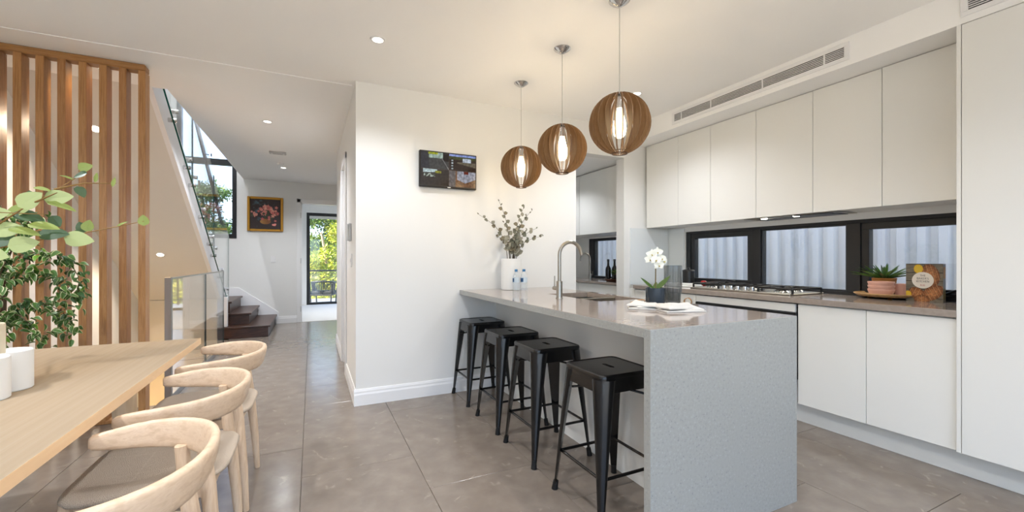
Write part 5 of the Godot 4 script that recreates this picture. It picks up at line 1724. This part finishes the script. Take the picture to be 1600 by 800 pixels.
	obj("stalk", tube(S(), stalk, [0.0035, 0.0035, 0.003, 0.0025, 0.002], 8), mat(Color(0.42, 0.36, 0.20), 0.6), o)
	var petal_m := leafmat(Color(0.93, 0.93, 0.90), 0.5)
	var petal := leaf(0.036, 0.036, 0.0, 0.06, 0.05)
	var sepal := leaf(0.034, 0.020, 0.2, 0.06, 0.05)
	for fl in [[-0.040, 0.185, 0.03, -0.4], [-0.028, 0.215, 0.02, -0.2], [0.005, 0.228, 0.02, 0.0], [0.028, 0.19, 0.02, 0.4], [0.010, 0.150, 0.03, 0.2], [-0.012, 0.182, 0.045, 0.0], [0.045, 0.175, 0.01, 0.6]]:
		var bl := Node3D.new()
		put(bl, "bloom", o)
		bl.transform = Transform3D(Basis(sx.rotated(Vector3.UP, fl[3]), Vector3.UP, fz.rotated(Vector3.UP, fl[3])), sx * fl[0] + Vector3(0, fl[1], 0) + fz * fl[2])
		for k in 2:
			set_leaf(bl, petal, petal_m, Vector3.ZERO, Vector3([-1, 1][k], 0.25, 0.12), Vector3(0, 0, 1), 1.0, "petal")
		for k in 3:
			var a := PI / 2 + TAU / 3 * k
			set_leaf(bl, sepal, petal_m, Vector3(0, 0, -0.002), Vector3(cos(a), sin(a), 0.05), Vector3(0, 0, 1), 1.0, "petal")
		obj("lip", lathe(S(), [[0.0, -0.005], [0.004, -0.003], [0.005, 0.002], [0.002, 0.007], [0.0, 0.008]], Vector3(0, -0.004, 0.007), 10, Basis(Vector3.RIGHT, PI / 2)), mat(Color(0.72, 0.66, 0.36), 0.5), bl)
	# fluted smoked glass vase
	var g := thing("fluted_vase", "smoky grey fluted glass vase with a narrower foot, right of the orchid", "vase", Vector3(2.02, BENCH + 0.002, -1.915))
	var rings := []
	for r in [[0.0, 0.0], [0.040, 0.0], [0.042, 0.004], [0.044, 0.055], [0.0445, 0.068], [0.0495, 0.072], [0.050, 0.10], [0.051, 0.234], [0.0475, 0.235], [0.0465, 0.075], [0.041, 0.060], [0.039, 0.018], [0.0, 0.016]]:
		var ring := PackedVector3Array()
		for k in 56:
			var a := TAU * k / 56.0
			var rr: float = r[0] * (1.0 + (0.06 * cos(a * 14.0) if r[1] > 0.003 and r[0] > 0.04 else 0.0))
			ring.append(Vector3(rr * cos(a), r[1], rr * sin(a)))
		rings.append(ring)
	var gm := glass(Color(0.20, 0.25, 0.26), 0.30, 0.03)
	obj("body", loft(S(), rings.slice(4), false, false), gm, g)
	obj("foot", loft(S(), rings.slice(0, 5), false, false), glass(Color(0.16, 0.20, 0.20), 0.55, 0.03), g)

func napkin(at: Vector3, turn: float, k: int, label: String) -> void:
	var n := thing("napkin", label, "napkin", at, turn, "white linen napkins on the island")
	var m := mat(Color(0.80, 0.79, 0.77), 0.95)
	var nz := FastNoiseLite.new()
	nz.seed = 70 + k
	nz.frequency = 6.0
	for layer in 3:
		var st := S()
		var w: float = [0.215, 0.195, 0.165][layer]
		var d: float = [0.15, 0.13, 0.10][layer]
		var off := Vector3([0.0, 0.025, -0.02][layer], 0.003 + 0.0075 * layer, [0.0, -0.012, 0.012][layer])
		var ang: float = [0.0, 0.22, -0.18][layer] * (1.0 if k == 0 else -1.0)
		var nu := 18
		var nv := 10
		var up := []
		for i in nu + 1:
			var row := []
			for j in nv + 1:
				var u := (float(i) / nu - 0.5) * w
				var v := (float(j) / nv - 0.5) * d
				var edge := minf(minf(i, nu - i) / 3.0, minf(j, nv - j) / 2.0)
				var lift := (0.006 + 0.007 * layer) * clampf(edge, 0, 1) * (0.85 + 0.9 * nz.get_noise_2d(u * 0.6, v * 0.6 + layer * 3.0))
				var p := Vector3(u + 0.012 * nz.get_noise_2d(v, layer * 7.0), 0.004 + maxf(lift, 0.0), v + 0.010 * nz.get_noise_2d(u, 9.0 + layer))
				row.append(p.rotated(Vector3.UP, ang) + off)
			up.append(row)
		for i in nu:
			for j in nv:
				for q in [[[i, j], [i + 1, j], [i + 1, j + 1]], [[i, j], [i + 1, j + 1], [i, j + 1]]]:
					var P := []
					var N := []
					for c in q:
						var ci: int = c[0]
						var cj: int = c[1]
						P.append(up[ci][cj])
						var du: Vector3 = up[mini(ci + 1, nu)][cj] - up[maxi(ci - 1, 0)][cj]
						var dv: Vector3 = up[ci][mini(cj + 1, nv)] - up[ci][maxi(cj - 1, 0)]
						N.append(dv.cross(du).normalized())
					tri(st, P[0], P[1], P[2], N[0], N[1], N[2])
		# hem down to the layer below
		for i in nu:
			for j in [0, nv]:
				var a: Vector3 = up[i][j]
				var b: Vector3 = up[i + 1][j]
				quad(st, a - Vector3(0, 0.006, 0), b - Vector3(0, 0.006, 0), b, a)
		for j in nv:
			for i in [0, nu]:
				var a: Vector3 = up[i][j]
				var b: Vector3 = up[i][j + 1]
				quad(st, a - Vector3(0, 0.006, 0), b - Vector3(0, 0.006, 0), b, a)
		obj("fold", st, m, n)

func bench_things() -> void:
	# dark canister with a lid by the window
	var k := thing("dark_canister", "dark grey lidded canister at the left end of the bench", "canister", Vector3(3.60, BENCH, -3.20))
	obj("body", lathe(S(), [[0.0, 0.0], [0.058, 0.0], [0.06, 0.004], [0.06, 0.145], [0.058, 0.148], [0.0, 0.148]], Vector3.ZERO, 28), mat(Color(0.10, 0.095, 0.09), 0.35), k)
	obj("lid", lathe(S(), [[0.062, 0.148], [0.062, 0.158], [0.05, 0.165], [0.016, 0.168], [0.014, 0.186], [0.0, 0.188]], Vector3.ZERO, 24), mat(Color(0.06, 0.06, 0.06), 0.3), k)
	napkin_flat()
	var tom := thing("red_tomato", "small red ball like a tomato on the window ledge behind the hob", "tomato", Vector3(3.662, BENCH + 0.0, -3.06))
	obj("fruit", lathe(S(), [[0.0, 0.0], [0.018, 0.003], [0.032, 0.018], [0.032, 0.036], [0.02, 0.052], [0.0, 0.055]], Vector3.ZERO, 20), mat(Color(0.70, 0.10, 0.05), 0.3), tom)
	var wh := thing("window_winder", "black winder handle on the left kitchen window sash", "window handle", Vector3(3.705, 0.945, -2.80))
	obj("body", rbox(S(), Vector3(-0.012, 0.0, 0), Vector3(0.024, 0.022, 0.09), 0.006), black_m, wh)
	obj("lever", tube(S(), [Vector3(-0.02, 0.01, -0.03), Vector3(-0.03, 0.03, 0.02), Vector3(-0.028, 0.022, 0.09)], 0.007, 8), black_m, wh)
	var wh2 := thing("window_winder", "black winder handle on the right kitchen window sash behind the book", "window handle", Vector3(3.705, 0.945, -1.20))
	obj("body", rbox(S(), Vector3(-0.012, 0.0, 0), Vector3(0.024, 0.03, 0.10), 0.006), black_m, wh2)
	obj("lever", tube(S(), [Vector3(-0.02, 0.01, -0.03), Vector3(-0.04, 0.035, 0.02), Vector3(-0.035, 0.022, 0.10)], 0.008, 8), black_m, wh2)
	# round wooden board with pink crockery
	var xr := Vector3(cos(0.4458), 0, sin(0.4458))   # along the picture plane
	var c := Vector3(3.50, BENCH, -1.60) + xr * 0.172
	var bd := thing("wooden_platter", "round wooden platter on short feet carrying the pink crockery", "platter", c)
	var wm := grain(Color(0.78, 0.63, 0.44), Color(0.68, 0.52, 0.33), Vector3(1, 6, 6), 0.5, 71)
	obj("tray", lathe(S(), [[0.0, 0.008], [0.11, 0.008], [0.16, 0.016], [0.181, 0.030], [0.184, 0.036], [0.179, 0.038], [0.165, 0.028], [0.0, 0.026]], Vector3.ZERO, 40), wm, bd)
	for q in 3:
		obj("foot", lathe(S(), [[0.0, 0.0], [0.012, 0.0], [0.015, 0.014]], Vector3(0.10 * cos(q * TAU / 3 + 0.5), 0, 0.10 * sin(q * TAU / 3 + 0.5)), 14), mat(Color(0.80, 0.58, 0.25), 0.3, 0.9), bd)
	var pink := mat(Color(0.85, 0.66, 0.59), 0.45)
	var y0 := BENCH + 0.0275
	for q in 3:
		var bw := thing("pink_bowl", ["lowest pink bowl of the stack on the wooden platter", "middle pink bowl of the stack on the wooden platter", "top pink bowl of the stack on the wooden platter"][q], "bowl", c - xr * 0.042 + Vector3(0, y0 - BENCH + 0.026 * q, 0) + Vector3(-0.045, 0, 0.02), 0.0, "stack of pink bowls")
		obj("bowl", lathe(S(), [[0.0, 0.0], [0.056, 0.0], [0.063, 0.004], [0.072, 0.030], [0.073, 0.040], [0.071, 0.041], [0.069, 0.040], [0.066, 0.030], [0.057, 0.010], [0.0, 0.006]], Vector3.ZERO, 36), pink, bw)
	var cup := thing("pink_cup", "small straight pink cup at the right on the wooden platter", "cup", c + xr * 0.078 + Vector3(-0.035, y0 - BENCH, 0.035))
	obj("body", lathe(S(), [[0.0, 0.0], [0.034, 0.0], [0.037, 0.004], [0.039, 0.076], [0.038, 0.078], [0.036, 0.077], [0.034, 0.07], [0.033, 0.01], [0.0, 0.008]], Vector3.ZERO, 32), pink, cup)
	var bk := thing("wicker_pot", "small woven cane pot with the spiky plant, behind the pink bowls", "pot", c - xr * 0.0 + Vector3(0.07, y0 - BENCH, -0.045))
	var cane := mat(Color(0.66, 0.44, 0.20), 0.7)
	for q in 9:
		var ring := []
		var r := 0.048 + 0.002 * q
		for a in 33:
			ring.append(Vector3(r * cos(TAU * a / 32.0), 0.007 + 0.0125 * q + 0.002 * sin(a * PI), r * sin(TAU * a / 32.0)))
		obj("weave", tube(S(), ring, 0.0072, 6, false), cane, bk)
	obj("liner", lathe(S(), [[0.0, 0.0], [0.044, 0.0], [0.058, 0.107], [0.0, 0.104]], Vector3.ZERO, 20), mat(Color(0.12, 0.08, 0.05), 1.0), bk)
	var ag := thing("spiky_plant", "small spiky green plant with long pointed leaves in the cane pot", "plant", c + Vector3(0.07, y0 - BENCH + 0.104, -0.045))
	var gm := [leafmat(Color(0.16, 0.33, 0.09), 0.4), leafmat(Color(0.24, 0.42, 0.12), 0.4), leafmat(Color(0.10, 0.24, 0.08), 0.4)]
	var blade := leaf(0.20, 0.028, 0.1, 0.35, 0.05)
	for q in 34:
		var a := q * 2.399
		var el := lerpf(1.35, 0.22, sqrt(q / 34.0))
		set_leaf(ag, blade, gm[q % 3], Vector3(0.012 * cos(a), 0, 0.012 * sin(a)), Vector3(cos(a) * cos(el), sin(el), sin(a) * cos(el)), Vector3(-cos(a) * sin(el), cos(el), -sin(a) * sin(el)), lerpf(0.62, 1.05, q / 34.0))
	cookbook()

func napkin_flat() -> void:
	var n := thing("folded_towel", "white folded tea towel lying on the bench left of the hob", "tea towel", Vector3(3.42, BENCH, -3.18), 0.2)
	var m := mat(Color(0.91, 0.91, 0.90), 0.9)
	for q in 3:
		obj("fold", rbox(S(), Vector3(0.01 * q, 0.005 + 0.009 * q, 0.02 * q), Vector3(0.24 - 0.03 * q, 0.009, 0.42 - 0.06 * q), 0.004, Basis(Vector3.UP, 0.08 * q)), m, n)

func cookbook() -> void:
	# stands facing the room: front cover and, on its right, the spine
	var b := thing("cookbook", "standing cookbook with a bread photograph and a round pale title badge", "book", Vector3(3.605, BENCH, -1.302), -1.50)
	var h := 0.245
	var w := 0.178
	var d := 0.048
	obj("pages", bx(S(), Vector3(-w * 0.5 + 0.003, 0.004, -d * 0.5 + 0.003), Vector3(w * 0.5 - 0.004, h - 0.004, d * 0.5 - 0.003)), mat(Color(0.88, 0.86, 0.80), 0.9), b)
	var cm := mat(Color.WHITE, 0.3)
	cm.albedo_texture = cover_art()
	var st := S()
	quad(st, Vector3(-w * 0.5, 0, d * 0.5 + 0.0006), Vector3(w * 0.5, 0, d * 0.5 + 0.0006), Vector3(w * 0.5, h, d * 0.5 + 0.0006), Vector3(-w * 0.5, h, d * 0.5 + 0.0006))
	var bo := mat(Color(0.42, 0.37, 0.31), 0.4)
	obj("cover", bx(S(), Vector3(-w * 0.5, 0, d * 0.5 - 0.003), Vector3(w * 0.5, h, d * 0.5), 0.0005), bo, b)
	obj("back_cover", bx(S(), Vector3(-w * 0.5, 0, -d * 0.5), Vector3(w * 0.5, h, -d * 0.5 + 0.003), 0.0005), bo, b)
	obj("cover_print", st, cm, b)
	var sp := obj("spine", bx(S(), Vector3(w * 0.5 - 0.003, 0, -d * 0.5), Vector3(w * 0.5, h, d * 0.5), 0.0005), mat(Color(0.40, 0.38, 0.35), 0.4), b)
	obj("spine_picture", bx(S(), Vector3(w * 0.5, h * 0.62, -d * 0.35), Vector3(w * 0.5 + 0.0008, h * 0.92, d * 0.35)), mat(Color(0.62, 0.42, 0.10), 0.5), sp)
	obj("spine_picture", bx(S(), Vector3(w * 0.5, h * 0.08, -d * 0.35), Vector3(w * 0.5 + 0.0008, h * 0.36, d * 0.35)), mat(Color(0.40, 0.36, 0.20), 0.5), sp)
	var disc := S()
	var z := d * 0.5 + 0.001
	lathe(disc, [[0.053, 0.0], [0.052, 0.0006], [0.0, 0.0006]], Vector3(-0.006, h * 0.565, z), 36, Basis(Vector3.RIGHT, PI / 2))
	var badge := obj("title_badge", disc, mat(Color(0.90, 0.87, 0.82), 0.5), b)
	var font := SystemFont.new()
	font.font_names = PackedStringArray(["Droid Sans"])
	var lines := [["THE", 0.030, 17.0, Color(0.22, 0.2, 0.18)], ["BAKER'S", 0.011, 17.0, Color(0.22, 0.2, 0.18)], ["KITCHEN", -0.008, 17.0, Color(0.22, 0.2, 0.18)], ["$20", -0.033, 15.0, Color(0.72, 0.30, 0.20)]]
	for l in lines:
		var tm := TextMesh.new()
		tm.text = l[0]
		tm.font = font
		tm.font_size = 16
		tm.pixel_size = l[2] * 0.001 / 16.0 * 0.95
		tm.depth = 0.0005
		var o := obj("lettering", tm, mat(l[3], 0.6), badge)
		o.position = Vector3(-0.006, h * 0.565 + l[1], z + 0.0009)

func cover_art() -> ImageTexture:   # printed photograph: weathered boards, loaves, two lemon halves
	var w := 180
	var h := 196
	var im := Image.create(w, h, false, Image.FORMAT_RGB8)
	var nz := FastNoiseLite.new()
	nz.seed = 3
	nz.frequency = 0.04
	for y in h:
		for x in w:
			var c := Color(0.43, 0.40, 0.34) * (1.0 + 0.3 * nz.get_noise_2d(x * 0.4, y * 3.0))
			if y % 44 < 3: c = Color(0.16, 0.13, 0.11)
			for l in [[118, 60, 46, 60, 0.3], [60, 158, 50, 30, -0.5], [130, 150, 60, 34, 0.5], [80, 186, 40, 26, 0.0]]:
				var p := Vector2(x - l[0], y - l[1]).rotated(l[4])
				var dd := Vector2(p.x / l[2], p.y / l[3]).length()
				if dd < 1.0:
					c = Color(0.70, 0.46, 0.27).lerp(Color(0.42, 0.24, 0.13), dd * dd) * (1.0 + 0.35 * nz.get_noise_2d(x * 2.0, y * 2.0))
					if absf(sin(p.x * 0.16 + 0.4)) < 0.12: c = Color(0.80, 0.62, 0.42)
			for q in [[62, 26, 23], [10, 160, 18]]:
				var dd := Vector2(x - q[0], y - q[1]).length()
				if dd < q[2]:
					c = Color(0.85, 0.66, 0.08) if dd > q[2] * 0.82 else Color(0.90, 0.76, 0.22).darkened(0.12 * absf(sin(Vector2(x - q[0], y - q[1]).angle() * 5.0)))
			im.set_pixel(x, y, c)
	return ImageTexture.create_from_image(im)

func pantry_things() -> void:
	var tr := thing("timber_tray", "dark reddish timber tray on the pantry bench under the bottles", "tray", Vector3(3.36, BENCH, -4.11))
	obj("tray", lathe(S(), [[0.0, 0.0], [0.09, 0.0], [0.13, 0.03], [0.128, 0.034], [0.12, 0.032], [0.085, 0.012], [0.0, 0.012]], Vector3.ZERO, 28), mat(Color(0.30, 0.14, 0.07), 0.5), tr)
	var bm := mat(Color(0.035, 0.025, 0.02), 0.12)
	var b := thing("dark_bottle", "dark glass bottle", "bottle", Vector3.ZERO, 0.0, "dark bottles on the pantry tray")
	obj("body", lathe(S(), [[0.0, 0.0], [0.032, 0.0], [0.034, 0.004], [0.034, 0.13], [0.030, 0.155], [0.014, 0.185], [0.012, 0.235], [0.015, 0.237], [0.015, 0.245], [0.0, 0.246]], Vector3.ZERO, 20), bm, b)
	obj("stopper", lathe(S(), [[0.016, 0.246], [0.016, 0.262], [0.0, 0.264]], Vector3.ZERO, 14), mat(Color(0.05, 0.05, 0.06), 0.4), b)
	b.position = Vector3(3.305, BENCH + 0.0125, -4.16)
	b.set_meta("label", "left dark bottle on the pantry tray in front of the pantry window")
	dup(b, "dark_bottle", "right dark bottle on the pantry tray against the window frame", Vector3(3.37, BENCH + 0.0125, -4.12))
	var cb := thing("clear_bottle", "slim clear glass bottle at the right of the pantry tray", "bottle", Vector3(3.44, BENCH + 0.0125, -4.11))
	obj("body", lathe(S(), [[0.0, 0.0], [0.028, 0.0], [0.030, 0.004], [0.030, 0.13], [0.012, 0.18], [0.011, 0.23], [0.014, 0.232], [0.014, 0.24]], Vector3.ZERO, 20), glass(Color(0.75, 0.85, 0.92), 0.25, 0.04), cb)
	var sp := thing("small_plant", "tiny leafy plant in a dark cup between the pantry bottles", "plant", Vector3(3.325, BENCH + 0.0125, -4.075))
	obj("cup", lathe(S(), [[0.0, 0.0], [0.022, 0.0], [0.026, 0.07], [0.022, 0.072], [0.0, 0.06]], Vector3.ZERO, 18), mat(Color(0.05, 0.045, 0.05), 0.3), sp)
	var lf := leaf(0.05, 0.026, 0.3, 0.2, 0.2)
	var lm := [leafmat(Color(0.20, 0.34, 0.08)), leafmat(Color(0.42, 0.30, 0.10))]
	for q in 14:
		var a := q * 2.4
		set_leaf(sp, lf, lm[1 if q % 5 == 0 else 0], Vector3(0.006 * cos(a), 0.066 + 0.004 * q, 0.006 * sin(a)), Vector3(cos(a), 0.5, sin(a)), Vector3(0, 1, 0.4))
	var tp := thing("pantry_tap", "slim steel gooseneck tap over the pantry sink", "tap", Vector3(3.63, BENCH, -4.98))
	var pts := [Vector3(0, 0, 0), Vector3(0, 0.14, 0), Vector3(0, 0.27, 0)]
	for k in 11:
		var a := PI * k / 10.0
		pts.append(Vector3(-0.085 + 0.085 * cos(a), 0.275 + 0.085 * sin(a), 0))
	pts.append(pts[-1] + Vector3(0, -0.03, 0))
	obj("spout", tube(S(), pts, 0.011, 12), steel, tp)
	obj("base", lathe(S(), [[0.022, 0.0], [0.022, 0.06], [0.018, 0.065], [0.011, 0.066]], Vector3.ZERO, 18), steel, tp)
	obj("lever", tube(S(), [Vector3(0, 0.045, 0.02), Vector3(-0.01, 0.05, 0.07), Vector3(-0.015, 0.10, 0.08)], 0.006, 8), steel, tp)
